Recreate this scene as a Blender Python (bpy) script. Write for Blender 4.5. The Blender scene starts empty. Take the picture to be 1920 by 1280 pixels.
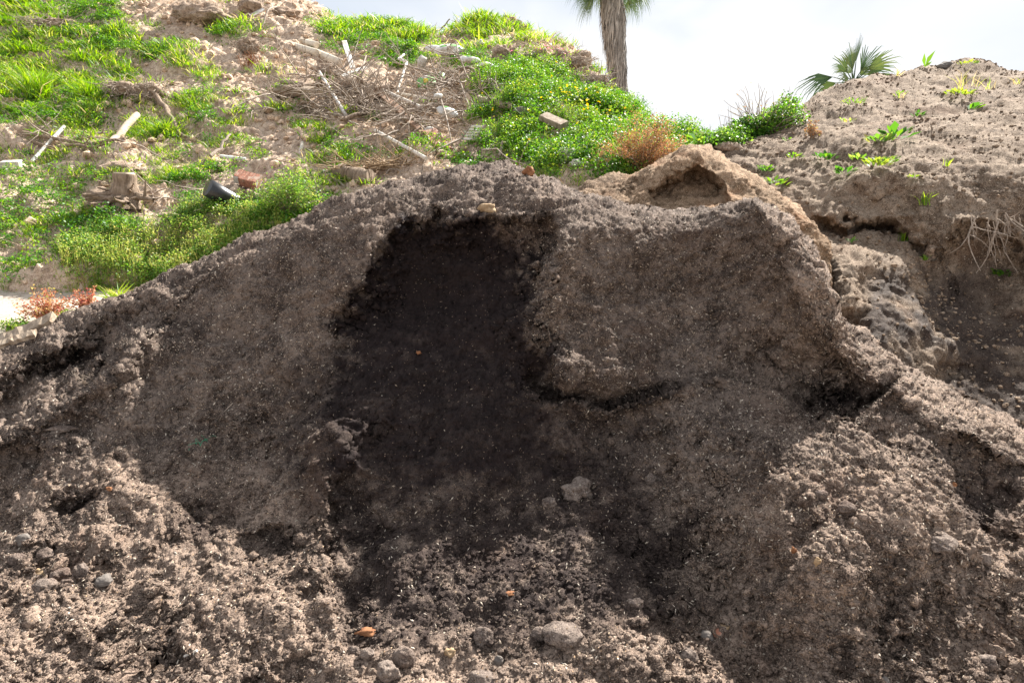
import bpy, math, time
import numpy as np
T0=time.time()
RNG=np.random.default_rng(7)
scene=bpy.context.scene
COL=scene.collection
# ------------------------------------------------------------------ camera
CAM_Z=1.75; PITCH=math.radians(13.2); F=1280.0
CP,SP=math.cos(PITCH),math.sin(PITCH)
cam_d=bpy.data.cameras.new('camera'); cam=bpy.data.objects.new('camera',cam_d); COL.objects.link(cam)
cam.location=(0,0,CAM_Z); cam.rotation_euler=(math.pi/2-PITCH,0,0)
cam_d.sensor_width=36; cam_d.lens=24; cam_d.clip_end=2000; cam_d.clip_start=0.05
scene.camera=cam
def at(u,v,Y):
    """point seen along sight line (u,v) of the 1920x1280 frame at distance Y"""
    u=np.asarray(u,float); v=np.asarray(v,float)
    x=(u-960)/F; yv=(640-v)/F
    dy=CP+yv*SP; dz=-SP+yv*CP
    return np.stack([x*Y/dy, Y+0*x, CAM_Z+dz*Y/dy],-1)
def Yz(v,z):
    yv=(640-v)/F; dy=CP+yv*SP; dz=-SP+yv*CP
    return (z-CAM_Z)*dy/dz
# ------------------------------------------------------------------ noise
def _h(ix,iy,iz,s):
    h=(ix.astype(np.uint32)*np.uint32(374761393)+iy.astype(np.uint32)*np.uint32(668265263)+iz.astype(np.uint32)*np.uint32(2147483647)+np.uint32((s*1274126177)&0xffffffff))
    h=(h^(h>>np.uint32(13)))*np.uint32(1274126177)
    h=(h^(h>>np.uint32(16)))*np.uint32(2246822519)
    return h^(h>>np.uint32(15))
def noise(P,scale,seed=0):
    p=P*scale+np.array([17.3,5.1,9.7])+seed*3.7
    i=np.floor(p).astype(np.int64); f=(p-i).astype(np.float32)
    i=i.astype(np.int32)
    w=f*f*f*(f*(f*6-15)+10)
    out=0
    for dx in (0,1):
        wx=w[:,0] if dx else 1-w[:,0]
        for dy in (0,1):
            wy=w[:,1] if dy else 1-w[:,1]
            for dz in (0,1):
                wz=w[:,2] if dz else 1-w[:,2]
                h=_h(i[:,0]+dx,i[:,1]+dy,i[:,2]+dz,seed)
                gx=(h&1023).astype(np.float32)/511.5-1; gy=((h>>10)&1023).astype(np.float32)/511.5-1; gz=((h>>20)&1023).astype(np.float32)/511.5-1
                out=out+wx*wy*wz*(gx*(f[:,0]-dx)+gy*(f[:,1]-dy)+gz*(f[:,2]-dz))
    return out
def fbm(P,scale,octs,gain=.5,seed=0):
    o=0;a=1.
    for k in range(octs):
        o=o+a*noise(P,scale*2**k,seed+k*11); a*=gain
    return o
def cell(P,scale,seed=0):
    """distance to the nearest cell point, 0 at its centre"""
    p=(P*scale+31.7); i=np.floor(p).astype(np.int32); f=(p-i).astype(np.float32)
    best=np.full(len(P),9.,np.float32)
    for dx in (-1,0,1):
        for dy in (-1,0,1):
            for dz in (-1,0,1):
                h=_h(i[:,0]+dx,i[:,1]+dy,i[:,2]+dz,seed)
                d=(dx+(h&1023).astype(np.float32)/1023-f[:,0])**2+(dy+((h>>10)&1023).astype(np.float32)/1023-f[:,1])**2+(dz+((h>>20)&1023).astype(np.float32)/1023-f[:,2])**2
                best=np.minimum(best,d)
    return np.sqrt(best)
def sm(a,b,x):
    t=np.clip((x-a)/(b-a),0,1); return t*t*(3-2*t)
# ------------------------------------------------------------------ outlines
def seg_d(u,v,pts,closed=False):
    pts=np.array(pts,float); n=len(pts); best=np.full(u.shape,1e9); side=np.zeros(u.shape)
    for k in range(n if closed else n-1):
        a=pts[k]; b=pts[(k+1)%n]; d=b-a
        t=np.clip(((u-a[0])*d[0]+(v-a[1])*d[1])/(d@d),0,1)
        ex=u-a[0]-t*d[0]; ey=v-a[1]-t*d[1]; q=ex*ex+ey*ey
        m=q<best; best=np.where(m,q,best); side=np.where(m,d[0]*(v-a[1])-d[1]*(u-a[0]),side)
    return np.sqrt(best),np.sign(side)
def poly_sd(u,v,pts):
    """signed distance, positive inside"""
    d,_=seg_d(u,v,pts,True)
    ins=np.zeros(u.shape,bool); n=len(pts)
    for k in range(n):
        x1,y1=pts[k]; x2,y2=pts[(k+1)%n]
        if y1==y2: continue
        c=((y1>v)!=(y2>v))&(u<(x2-x1)*(v-y1)/(y2-y1)+x1); ins^=c
    return np.where(ins,d,-d)
def spot(u,v,cu,cv,ru,rv,rot=0):
    c,s=math.cos(math.radians(rot)),math.sin(math.radians(rot))
    a=((u-cu)*c+(v-cv)*s)/ru; b=(-(u-cu)*s+(v-cv)*c)/rv
    return np.exp(-(a*a+b*b))
# ------------------------------------------------------------------ smooth depth from control points
class Rbf:
    def __init__(s,pts,smooth=2e-3):
        p=np.array(pts,float); s.c=p[:,:2]/500.; y=np.log(p[:,2]); n=len(p)
        K=s.k(s.c,s.c)+smooth*np.eye(n); Pm=np.c_[np.ones(n),s.c]
        A=np.block([[K,Pm],[Pm.T,np.zeros((3,3))]])
        w=np.linalg.solve(A,np.r_[y,0,0,0]); s.w=w[:n]; s.a=w[n:]
    def k(s,a,b):
        r2=((a[:,None]-b[None])**2).sum(-1); return .5*r2*np.log(r2+1e-12)
    def raw(s,u,v):
        q=np.stack([u,v],-1)/500.; return np.exp(s.k(q,s.c)@s.w+s.a[0]+q@s.a[1:])
    def __call__(s,u,v):
        u0,u1,v0,v1=u.min()-1,u.max()+1,v.min()-1,v.max()+1
        nu=int((u1-u0)/14)+2; nv=int((v1-v0)/14)+2
        gu,gv=np.meshgrid(np.linspace(u0,u1,nu),np.linspace(v0,v1,nv))
        G=s.raw(gu.ravel(),gv.ravel()).reshape(nv,nu)
        x=(u-u0)/(u1-u0)*(nu-1); y=(v-v0)/(v1-v0)*(nv-1)
        i=np.clip(x.astype(int),0,nu-2); j=np.clip(y.astype(int),0,nv-2); fx=x-i; fy=y-j
        return (G[j,i]*(1-fx)+G[j,i+1]*fx)*(1-fy)+(G[j+1,i]*(1-fx)+G[j+1,i+1]*fx)*fy
# ------------------------------------------------------------------ mesh helpers
def np_mesh(name,V,polys,mat,parent=None,smooth=True,attrs=None,link=True):
    """polys: list of int arrays (n,k)"""
    me=bpy.data.meshes.new(name)
    V=np.ascontiguousarray(V,dtype=np.float32)
    me.vertices.add(len(V)); me.vertices.foreach_set('co',V.ravel())
    loops=np.concatenate([p.ravel() for p in polys]).astype(np.int32)
    tot=np.concatenate([np.full(len(p),p.shape[1],np.int32) for p in polys])
    st=np.concatenate([[0],np.cumsum(tot)[:-1]]).astype(np.int32)
    me.loops.add(len(loops)); me.loops.foreach_set('vertex_index',loops)
    me.polygons.add(len(tot)); me.polygons.foreach_set('loop_start',st)
    me.polygons.foreach_set('use_smooth',np.full(len(tot),smooth,bool))
    me.update(calc_edges=True)
    for k,a in (attrs or {}).items():
        at_=me.attributes.new(k,'FLOAT','POINT'); at_.data.foreach_set('value',np.ascontiguousarray(a,dtype=np.float32))
    me.materials.append(mat)
    o=bpy.data.objects.new(name,me)
    COL.objects.link(o)
    if parent: o.parent=parent
    return o
def tag(o,label=None,cat=None,group=None,kind=None):
    if label: o['label']=label
    if cat: o['category']=cat
    if group: o['group']=group
    if kind: o['kind']=kind
    return o
class Layer:
    """a sheet of terrain: rows run from v_bot up to the skyline and then over the top and down the far side"""
    def __init__(s,name,us,vbot,sky,Yf,nrow,mat,back=(24,4.0,.15,.3),disp=None,rim=(.3,60),zmin=-.3,attrs=None,rowpow=1.0,skirt=0):
        us=np.array(us,float); s.us=us
        sk=np.array(sky,float); vt=np.interp(us,sk[:,0],sk[:,1]); s.vt=vt
        vb=np.full(len(us),float(vbot)) if np.isscalar(vbot) else np.interp(us,*np.array(vbot,float).T); s.vb=vb
        t=np.linspace(0,1,nrow)**rowpow; s.t=t
        gu=np.arange(us[0],us[-1]+8,8.); gv=np.interp(gu,sk[:,0],sk[:,1]); kr=np.hanning(51); kr/=kr.sum()
        gv=np.convolve(np.pad(gv,25,mode='edge'),kr,mode='valid'); vs=np.interp(us,gu,gv)
        tc=t[:,None]; s.V0=vb+(vs-vb)*tc+(vt-vs)*tc**7
        U=np.repeat(us[None],nrow,0); V=s.V0
        uf,vf=U.ravel(),V.ravel()
        Y=Yf(uf,vf)
        q=np.clip((V-vt)/rim[1],0,1).ravel(); Y=Y+rim[0]*(1-np.sqrt(np.clip(1-(1-q)**2,0,1)))
        P=at(uf,vf,Y).reshape(nrow,len(us),3)
        nb,L,k1,k2=back
        sb=L*(np.arange(1,nb+1)/nb)**1.8
        Pb=np.repeat(P[-1][None],nb,0).copy()
        Pb[:,:,1]+=sb[:,None]; Pb[:,:,2]-=(k1*sb+k2*np.minimum(sb,1.2)**2*.6+np.maximum(sb-1.2,0)*.6)[:,None]
        P=np.concatenate([P,Pb],0); P[:,:,2]=np.maximum(P[:,:,2],zmin)
        s.U=np.concatenate([U,np.repeat(us[None],nb,0)],0); s.V=np.concatenate([V,np.repeat(vt[None],nb,0)-np.arange(1,nb+1)[:,None]*2],0)
        s.nrow=nrow
        if disp is not None:
            for f in disp:
                N=s.norm(P); d=f(P.reshape(-1,3),s.U.ravel(),s.V.ravel(),N.reshape(-1,3)).reshape(P.shape[:2])
                P=P+N*d[...,None]
        if skirt: P[:8,:,2]-=skirt*((8-np.arange(8))/8.)[:,None]**2
        s.P=P; s.N=s.norm(P)
        R,C=P.shape[:2]; idx=np.arange(R*C).reshape(R,C)
        f=np.stack([idx[:-1,:-1],idx[:-1,1:],idx[1:,1:],idx[1:,:-1]],-1).reshape(-1,4)
        at_={k:g(P.reshape(-1,3),s.U.ravel(),s.V.ravel()) for k,g in (attrs or {}).items()}
        s.obj=np_mesh(name,P.reshape(-1,3),[f],mat,attrs=at_)
    @staticmethod
    def norm(P):
        a=np.empty_like(P); b=np.empty_like(P)
        a[:,1:-1]=P[:,2:]-P[:,:-2]; a[:,0]=P[:,1]-P[:,0]; a[:,-1]=P[:,-1]-P[:,-2]
        b[1:-1]=P[2:]-P[:-2]; b[0]=P[1]-P[0]; b[-1]=P[-1]-P[-2]
        n=np.cross(a,b); l=np.linalg.norm(n,axis=-1,keepdims=True); return n/np.maximum(l,1e-9)
    def at(s,u,v,h=0.):
        u=np.asarray(u,float); v=np.asarray(v,float)
        i=np.clip(np.round(np.interp(u,s.us,np.arange(len(s.us)))).astype(int),0,len(s.us)-1)
        j=np.abs(s.V0[:,i]-v[None] if v.ndim else s.V0[:,i]-v).argmin(0)
        return s.P[j,i]+s.N[j,i]*0+np.array([0,0,1.])*h
    def nat(s,u,v):
        i=int(round(float(np.interp(u,s.us,np.arange(len(s.us))))))
        j=int(np.abs(s.V0[:,i]-v).argmin())
        i0,i1=max(i-4,0),min(i+5,len(s.us)); j0,j1=max(j-4,0),min(j+5,s.nrow)
        n=s.N[j0:j1,i0:i1].reshape(-1,3).mean(0); return n/np.linalg.norm(n)
    def scatter(s,n,dens,rows=None):
        """n points spread by surface area times dens(P,u,v)"""
        R=s.nrow-1+6
        P=s.P[:R+1]
        a=np.linalg.norm(np.cross(P[:-1,1:]-P[:-1,:-1],P[1:,:-1]-P[:-1,:-1]),axis=-1)
        Pc=P[:-1,:-1].reshape(-1,3); u=s.U[:R,:-1].ravel(); v=s.V[:R,:-1].ravel()
        w=a.ravel()*np.maximum(dens(Pc,u,v),0); cs=np.cumsum(w)
        if cs[-1]<=0: return np.zeros((0,3)),np.zeros((0,3)),np.zeros(0),np.zeros(0)
        k=np.searchsorted(cs,RNG.random(n)*cs[-1]); k=np.minimum(k,len(w)-1)
        C=P.shape[1]-1; j,i=k//C,k%C; fa=RNG.random(n)[:,None]; fb=RNG.random(n)[:,None]
        p=P[j,i]*(1-fa)*(1-fb)+P[j,i+1]*fa*(1-fb)+P[j+1,i]*(1-fa)*fb+P[j+1,i+1]*fa*fb
        return p,s.N[j,i],u[k],v[k]
# ------------------------------------------------------------------ materials
class NT:
    def __init__(s,name):
        s.m=bpy.data.materials.new(name); s.m.use_nodes=True; s.t=s.m.node_tree; s.t.nodes.clear()
        s.out=s.n('ShaderNodeOutputMaterial')
    def n(s,t,**kw):
        x=s.t.nodes.new(t)
        for k,v in kw.items(): setattr(x,k,v)
        return x
    def l(s,a,b): s.t.links.new(a,b)
    def geo(s): 
        g=s.n('ShaderNodeNewGeometry'); return g.outputs['Position']
    def attr(s,name):
        a=s.n('ShaderNodeAttribute'); a.attribute_name=name; return a.outputs['Fac']
    def noise(s,vec,scale,detail=4,rough=.55):
        x=s.n('ShaderNodeTexNoise'); x.inputs['Scale'].default_value=scale; x.inputs['Detail'].default_value=detail; x.inputs['Roughness'].default_value=rough
        s.l(vec,x.inputs['Vector']); return x.outputs['Fac']
    def vor(s,vec,scale,feature='F1',out='Distance'):
        x=s.n('ShaderNodeTexVoronoi'); x.feature=feature; x.inputs['Scale'].default_value=scale; s.l(vec,x.inputs['Vector']); return x.outputs[out]
    def ramp(s,fac,stops,interp='LINEAR'):
        r=s.n('ShaderNodeValToRGB'); e=r.color_ramp.elements; r.color_ramp.interpolation=interp
        while len(e)<len(stops): e.new(.5)
        for k,(p,c) in enumerate(stops):
            e[k].position=p; e[k].color=(*c,1) if len(c)==3 else c
        s.l(fac,r.inputs[0]); return r.outputs['Color']
    def mr(s,x,a,b,c=0.,d=1.):
        m=s.n('ShaderNodeMapRange'); s.l(x,m.inputs[0])
        for k,v in zip((1,2,3,4),(a,b,c,d)): m.inputs[k].default_value=v
        return m.outputs[0]
    def math(s,op,a,b):
        m=s.n('ShaderNodeMath',operation=op)
        for k,v in enumerate((a,b)):
            if isinstance(v,(int,float)): m.inputs[k].default_value=v
            else: s.l(v,m.inputs[k])
        return m.outputs[0]
    def mix(s,fac,a,b,mode='MIX'):
        m=s.n('ShaderNodeMix',data_type='RGBA',blend_type=mode)
        for k,v in ((0,fac),(6,a),(7,b)):
            if isinstance(v,(int,float)): m.inputs[k].default_value=v
            elif isinstance(v,tuple): m.inputs[k].default_value=(*v,1)
            else: s.l(v,m.inputs[k])
        return m.outputs[2]
    def bump(s,h,strength,dist,prev=None):
        b=s.n('ShaderNodeBump'); b.inputs['Strength'].default_value=strength; b.inputs['Distance'].default_value=dist
        s.l(h,b.inputs['Height'])
        if prev: s.l(prev,b.inputs['Normal'])
        return b.outputs[0]
    def bsdf(s,color,rough=.9,normal=None,spec=.3,metal=0):
        p=s.n('ShaderNodeBsdfPrincipled')
        if isinstance(color,tuple): p.inputs['Base Color'].default_value=(*color,1)
        else: s.l(color,p.inputs['Base Color'])
        if isinstance(rough,(int,float)): p.inputs['Roughness'].default_value=rough
        else: s.l(rough,p.inputs['Roughness'])
        p.inputs['Specular IOR Level'].default_value=spec; p.inputs['Metallic'].default_value=metal
        if normal: s.l(normal,p.inputs['Normal'])
        s.l(p.outputs[0],s.out.inputs[0]); return p
def soil_mat(name,dark,mid,light,moist_col=(.0155,.0105,.0100),speck=.5,scale=1.,bump=1.,red=None):
    n=NT(name); p=n.geo()
    fine=n.noise(p,170*scale,5,.7); med=n.noise(p,28*scale,5,.65); big=n.noise(p,3.2,4,.6)
    f=n.math('ADD',n.math('MULTIPLY',fine,.75),n.math('MULTIPLY',med,.35)); f=n.math('ADD',f,n.math('MULTIPLY',big,.25)); f=n.math('ADD',f,n.math('MULTIPLY',n.math('SUBTRACT',n.noise(p,9,3,.6),.5),.28))
    c=n.ramp(f,[(.545,dark),(.65,mid),(.735,light)])
    # larger patches of redder soil
    pt=n.mr(n.noise(p,1.9,4,.6),.55,.68)
    c=n.mix(n.math('MULTIPLY',pt,.45),c,red or tuple(x*y for x,y in zip(mid,(1.15,.95,.85))))
    # light flecks of straw and bark
    v=n.n('ShaderNodeTexVoronoi'); v.inputs['Scale'].default_value=95*scale; v.inputs['Randomness'].default_value=1
    mp=n.n('ShaderNodeMapping'); mp.inputs['Scale'].default_value=(1,.55,1.3); n.l(p,mp.inputs['Vector']); n.l(mp.outputs[0],v.inputs['Vector'])
    wr=n.n('ShaderNodeSeparateColor'); n.l(v.outputs['Color'],wr.inputs[0])
    sel=n.mr(wr.outputs[0],1-.30*speck,1-.28*speck); near=n.mr(v.outputs['Distance'],.34,.26)
    fl=n.math('MULTIPLY',sel,near)
    tone=n.ramp(wr.outputs[1],[(0,(.12,.08,.055)),(.55,(.3,.21,.14)),(.9,(.5,.4,.29)),(1,(.75,.68,.58))])
    c=n.mix(fl,c,tone)
    dr=n.attr('dry'); c=n.mix(dr,c,n.mix(1.,c,(1.56,1.50,1.42),'MULTIPLY'))  # dry crust tone, also lightens the sunlit foot and right slope in colour
    m=n.attr('moist')  # real moisture, plus shade painted into hollows, crack and bank foot
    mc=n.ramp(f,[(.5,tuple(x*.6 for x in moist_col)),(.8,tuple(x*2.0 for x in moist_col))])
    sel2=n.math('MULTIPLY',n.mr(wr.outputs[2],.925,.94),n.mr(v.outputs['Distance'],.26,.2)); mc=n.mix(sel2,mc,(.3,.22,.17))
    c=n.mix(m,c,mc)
    h=n.math('ADD',n.math('MULTIPLY',fine,.5),n.math('MULTIPLY',fl,.35))
    b=n.bump(med,.5*bump,.03); b=n.bump(h,.9*bump,.012,b)
    r=n.mr(m,0,1,.95,.8)
    n.bsdf(c,r,b,spec=.12)
    return n.m
def leaf_mat(name,stops,trans=.45,rough=.5,attr='rnd'):
    n=NT(name); c=n.ramp(n.attr(attr),stops)
    d=n.n('ShaderNodeBsdfPrincipled'); n.l(c,d.inputs['Base Color']); d.inputs['Roughness'].default_value=rough; d.inputs['Specular IOR Level'].default_value=.4
    t=n.n('ShaderNodeBsdfTranslucent'); hs=n.n('ShaderNodeHueSaturation'); hs.inputs['Hue'].default_value=.485; hs.inputs['Saturation'].default_value=1.1; hs.inputs['Value'].default_value=1.5
    n.l(c,hs.inputs['Color']); n.l(hs.outputs[0],t.inputs['Color'])
    mx=n.n('ShaderNodeMixShader'); mx.inputs[0].default_value=trans; n.l(d.outputs[0],mx.inputs[1]); n.l(t.outputs[0],mx.inputs[2]); n.l(mx.outputs[0],n.out.inputs[0])
    return n.m
def rough_mat(name,a,b,scale=20,bump=.5,rough=.85,stretch=None,spec=.3,dist=.01,spots=None,metal=0):
    n=NT(name); tc=n.n('ShaderNodeTexCoord'); p=tc.outputs['Object']
    if stretch:
        mp=n.n('ShaderNodeMapping'); mp.inputs['Scale'].default_value=stretch; n.l(p,mp.inputs['Vector']); p=mp.outputs[0]
    f=n.noise(p,scale,6,.65); c=n.ramp(f,[(.35,a),(.65,b)])
    if spots:
        c=n.mix(n.mr(n.noise(p,scale*.35,4,.6),.52,.62),c,spots)
    n.bsdf(c,rough,n.bump(f,bump,dist),spec,metal); return n.m
M={}
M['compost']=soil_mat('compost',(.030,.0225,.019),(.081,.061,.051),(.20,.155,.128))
M['mound']=soil_mat('tan_compost',(.055,.036,.022),(.175,.113,.068),(.37,.26,.175),red=(.24,.10,.04))
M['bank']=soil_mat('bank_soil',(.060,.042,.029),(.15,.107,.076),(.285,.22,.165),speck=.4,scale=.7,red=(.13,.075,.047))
M['hill']=soil_mat('hill_soil',(.16,.11,.078),(.36,.265,.195),(.56,.44,.34),speck=.35,scale=.45,red=(.24,.15,.10))
M['path']=soil_mat('path_dirt',(.22,.17,.13),(.36,.295,.24),(.5,.43,.36),speck=.2,scale=.5,bump=.5,red=(.34,.27,.21))
M['grass']=leaf_mat('grass_green',[(0,(.04,.11,.012)),(.35,(.12,.26,.02)),(.75,(.25,.38,.035)),(.93,(.38,.42,.08)),(1,(.48,.40,.2))],.5)
M['weed']=leaf_mat('weed_green',[(0,(.03,.10,.018)),(.4,(.065,.19,.025)),(.8,(.15,.29,.03)),(1,(.28,.36,.05))],.45)
M['lime']=leaf_mat('lime_leaf',[(0,(.03,.10,.015)),(.4,(.08,.22,.025)),(.8,(.14,.27,.035)),(1,(.24,.31,.05))],.42)
M['bush']=leaf_mat('bush_green',[(0,(.035,.11,.018)),(.45,(.11,.25,.035)),(.8,(.27,.38,.08)),(1,(.42,.38,.12))],.45)
M['flower']=leaf_mat('yellow_petal',[(0,(.7,.48,.02)),(1,(.85,.65,.05))],.3)
M['pinkf']=leaf_mat('pink_petal',[(0,(.6,.15,.25)),(1,(.75,.3,.35))],.3)
M['dryplant']=leaf_mat('dry_brown_stems',[(0,(.14,.07,.03)),(.5,(.36,.20,.09)),(.85,(.46,.30,.14)),(1,(.34,.34,.08))],.3,.8)
M['redplant']=leaf_mat('reddish_weed',[(0,(.22,.05,.05)),(.35,(.40,.16,.10)),(.7,(.48,.30,.15)),(1,(.35,.38,.08))],.35,.7)
M['frond']=leaf_mat('palm_frond',[(0,(.018,.045,.016)),(.5,(.045,.09,.03)),(1,(.12,.16,.04))],.22)
M['thatch']=leaf_mat('dead_palm_thatch',[(0,(.11,.10,.092)),(.5,(.25,.232,.213)),(1,(.44,.415,.385))],.1,.9)
M['straw']=leaf_mat('straw',[(0,(.22,.15,.09)),(.5,(.38,.28,.18)),(1,(.6,.5,.37))],.2,.8)
M['chip']=leaf_mat('bark_chip',[(0,(.05,.036,.028)),(.4,(.14,.10,.078)),(.8,(.32,.25,.19)),(1,(.65,.57,.47))],.05,.85)
M['twig']=rough_mat('grey_twig',(.20,.155,.12),(.40,.33,.27),30,.4)
M['wood']=rough_mat('weathered_wood',(.18,.13,.09),(.42,.34,.26),14,.6,.85,(1,1,.12))
M['palewood']=rough_mat('pale_board',(.48,.42,.36),(.68,.63,.56),12,.4,.8,(1,1,.15))
M['brownwood']=rough_mat('brown_board',(.20,.12,.08),(.34,.22,.15),12,.5,.8,(1,1,.15))
M['bark']=rough_mat('bark',(.13,.09,.06),(.30,.225,.165),22,1.,.9,(1,1,.25),dist=.02)
M['cutwood']=rough_mat('cut_wood_face',(.42,.32,.22),(.62,.52,.40),18,.3)
M['pvc']=rough_mat('beige_pipe_plastic',(.50,.43,.34),(.66,.60,.50),9,.2,.5,spots=(.42,.32,.22))
M['pipedark']=rough_mat('pipe_inside',(.02,.02,.018),(.05,.045,.04),9,.2,.8)
M['white']=rough_mat('white_plastic',(.52,.50,.47),(.74,.73,.70),7,.4,.6,spots=(.42,.37,.30))
M['metal']=rough_mat('dull_metal_pole',(.42,.41,.39),(.60,.58,.55),15,.2,.45,spots=(.4,.3,.22),metal=.3)
M['black']=rough_mat('black_plastic',(.008,.008,.009),(.025,.025,.027),9,.3,.35,spec=.5)
M['brick']=rough_mat('red_brick',(.24,.10,.065),(.38,.19,.13),25,.7,.9,spots=(.38,.28,.22))
M['conc']=rough_mat('concrete',(.36,.33,.29),(.56,.53,.48),22,.5,.9,spots=(.40,.34,.27))
M['green']=rough_mat('green_bag_print',(.10,.30,.08),(.22,.45,.12),9,.3,.5)
M['rocktan']=rough_mat('dusty_clod',(.085,.066,.055),(.20,.16,.135),45,1.,.95,dist=.02,spots=(.12,.095,.08))
M['rockgrey']=rough_mat('grey_stone',(.09,.077,.07),(.20,.175,.155),20,.7,.9,dist=.01)
M['rockred']=rough_mat('red_brown_stone',(.13,.085,.068),(.25,.18,.15),20,.7,.9)
M['earthclod']=rough_mat('earth_clod',(.14,.10,.07),(.30,.225,.165),18,1.,.95,dist=.03)
M['orange']=rough_mat('orange_bark_scrap',(.16,.065,.03),(.32,.15,.07),25,.6,.9)
M['goldscrap']=rough_mat('straw_coloured_scrap',(.22,.14,.075),(.40,.29,.18),25,.7,.9)
M['net']=rough_mat('green_netting',(.04,.22,.12),(.10,.38,.22),25,.2,.6)

M['rocktan']=soil_mat('dusty_clod',(.07,.054,.046),(.155,.12,.103),(.28,.225,.19),speck=.5,bump=1.4)
M['rockred']=soil_mat('brown_clod',(.06,.043,.036),(.13,.097,.082),(.23,.18,.15),speck=.3,bump=1.2)
M['earthclod']=soil_mat('earth_clod',(.10,.07,.05),(.24,.175,.128),(.40,.31,.24),speck=.3,scale=.5,bump=1.3)
# ------------------------------------------------------------------ light and sky
SUN_AZ,SUN_EL=math.radians(38),math.radians(41)   # azimuth to the right of the view axis
world=bpy.data.worlds.new('World'); scene.world=world; world.use_nodes=True
wt=world.node_tree; wt.nodes.clear()
wo=wt.nodes.new('ShaderNodeOutputWorld'); bg=wt.nodes.new('ShaderNodeBackground'); sky=wt.nodes.new('ShaderNodeTexSky')
sky.sky_type='NISHITA'; sky.sun_disc=False; sky.sun_elevation=SUN_EL; sky.sun_rotation=SUN_AZ
wc=wt.nodes.new('ShaderNodeTexCoord'); wm=wt.nodes.new('ShaderNodeMapping'); wm.inputs['Scale'].default_value=(1,1,2.2)
wn=wt.nodes.new('ShaderNodeTexNoise'); wn.inputs['Scale'].default_value=1.7; wn.inputs['Detail'].default_value=7; wn.inputs['Roughness'].default_value=.5; wn.inputs['Distortion'].default_value=.3
wt.links.new(wc.outputs['Generated'],wm.inputs[0]); wt.links.new(wm.outputs[0],wn.inputs['Vector'])
wr=wt.nodes.new('ShaderNodeValToRGB'); wr.color_ramp.elements[0].position=.2; wr.color_ramp.elements[0].color=(.45,.45,.45,1); wr.color_ramp.elements[1].position=.4; wr.color_ramp.elements[1].color=(1,1,1,1)
wt.links.new(wn.outputs['Fac'],wr.inputs[0])
wx=wt.nodes.new('ShaderNodeMix'); wx.data_type='RGBA'; wx.inputs[7].default_value=(6.0,6.05,6.15,1)
wt.links.new(wr.outputs[0],wx.inputs[0]); wt.links.new(sky.outputs[0],wx.inputs[6])
w2=wt.nodes.new('ShaderNodeTexNoise'); w2.inputs['Scale'].default_value=2.6; w2.inputs['Detail'].default_value=6; w2.inputs['Roughness'].default_value=.45; w2.inputs['Distortion'].default_value=.4
wm2=wt.nodes.new('ShaderNodeMapping'); wm2.inputs['Scale'].default_value=(1,1,2.); wm2.inputs['Location'].default_value=(3.1,.4,1.2); wt.links.new(wc.outputs['Generated'],wm2.inputs[0]); wt.links.new(wm2.outputs[0],w2.inputs['Vector'])
wr2=wt.nodes.new('ShaderNodeValToRGB'); wr2.color_ramp.elements[0].position=.38; wr2.color_ramp.elements[0].color=(0,0,0,1); wr2.color_ramp.elements[1].position=.60; wr2.color_ramp.elements[1].color=(1,1,1,1); wt.links.new(w2.outputs['Fac'],wr2.inputs[0])
w3=wt.nodes.new('ShaderNodeMix'); w3.data_type='RGBA'; w3.inputs[7].default_value=(4.3,4.7,5.3,1); wt.links.new(wr2.outputs[0],w3.inputs[0]); wt.links.new(wx.outputs[2],w3.inputs[6]); wt.links.new(w3.outputs[2],bg.inputs[0]); wt.links.new(bg.outputs[0],wo.inputs[0])
bg.inputs[1].default_value=.054
sd=bpy.data.lights.new('sun','SUN'); so=bpy.data.objects.new('sun',sd); COL.objects.link(so)
sd.energy=5.0; sd.angle=math.radians(1.0); sd.color=(1,.955,.88)
from mathutils import Vector
sv=Vector((math.sin(SUN_AZ)*math.cos(SUN_EL),math.cos(SUN_AZ)*math.cos(SUN_EL),math.sin(SUN_EL)))
so.rotation_euler=(-sv).to_track_quat('-Z','Y').to_euler(); so.location=(6,12,14)
scene.view_settings.view_transform='Standard'; scene.view_settings.look='None'; scene.view_settings.exposure=1.75; scene.view_settings.gamma=1
# ------------------------------------------------------------------ ground to the horizon
g=400.
gx=np.concatenate([-np.geomspace(g,12,14),np.linspace(-10,10,60),np.geomspace(12,g,14)]); gy=np.concatenate([[-g,-100,-30,-10],np.linspace(-5,20,80),np.geomspace(22,g,16)])
GX,GY=np.meshgrid(gx,gy); GP=np.stack([GX.ravel(),GY.ravel(),np.zeros(GX.size)],-1)
GP[:,2]=-.04+.28*sm(7.5,10.5,GP[:,1])*sm(-1.,-4,GP[:,0])*sm(40,14,GP[:,1])+fbm(GP,.9,3)*.05
ii=np.arange(GX.size).reshape(GX.shape)
ground=np_mesh('ground',GP,[np.stack([ii[:-1,:-1],ii[:-1,1:],ii[1:,1:],ii[1:,:-1]],-1).reshape(-1,4)],M['path'],attrs={'moist':np.zeros(GX.size)})
tag(ground,kind='structure')
def ground_z(x,y):
    P=np.array([[x,y,0.]]); 
    return float((-.04+.28*sm(7.5,10.5,P[:,1])*sm(-1.,-4,P[:,0])*sm(40,14,P[:,1])+fbm(P,.9,3)*.05)[0])
def cols(a,b,c,d,fine,coarse=14):
    return np.unique(np.round(np.concatenate([np.arange(a,b,coarse),np.arange(b,c,fine),np.arange(c,d+1,coarse)]),3))
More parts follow.
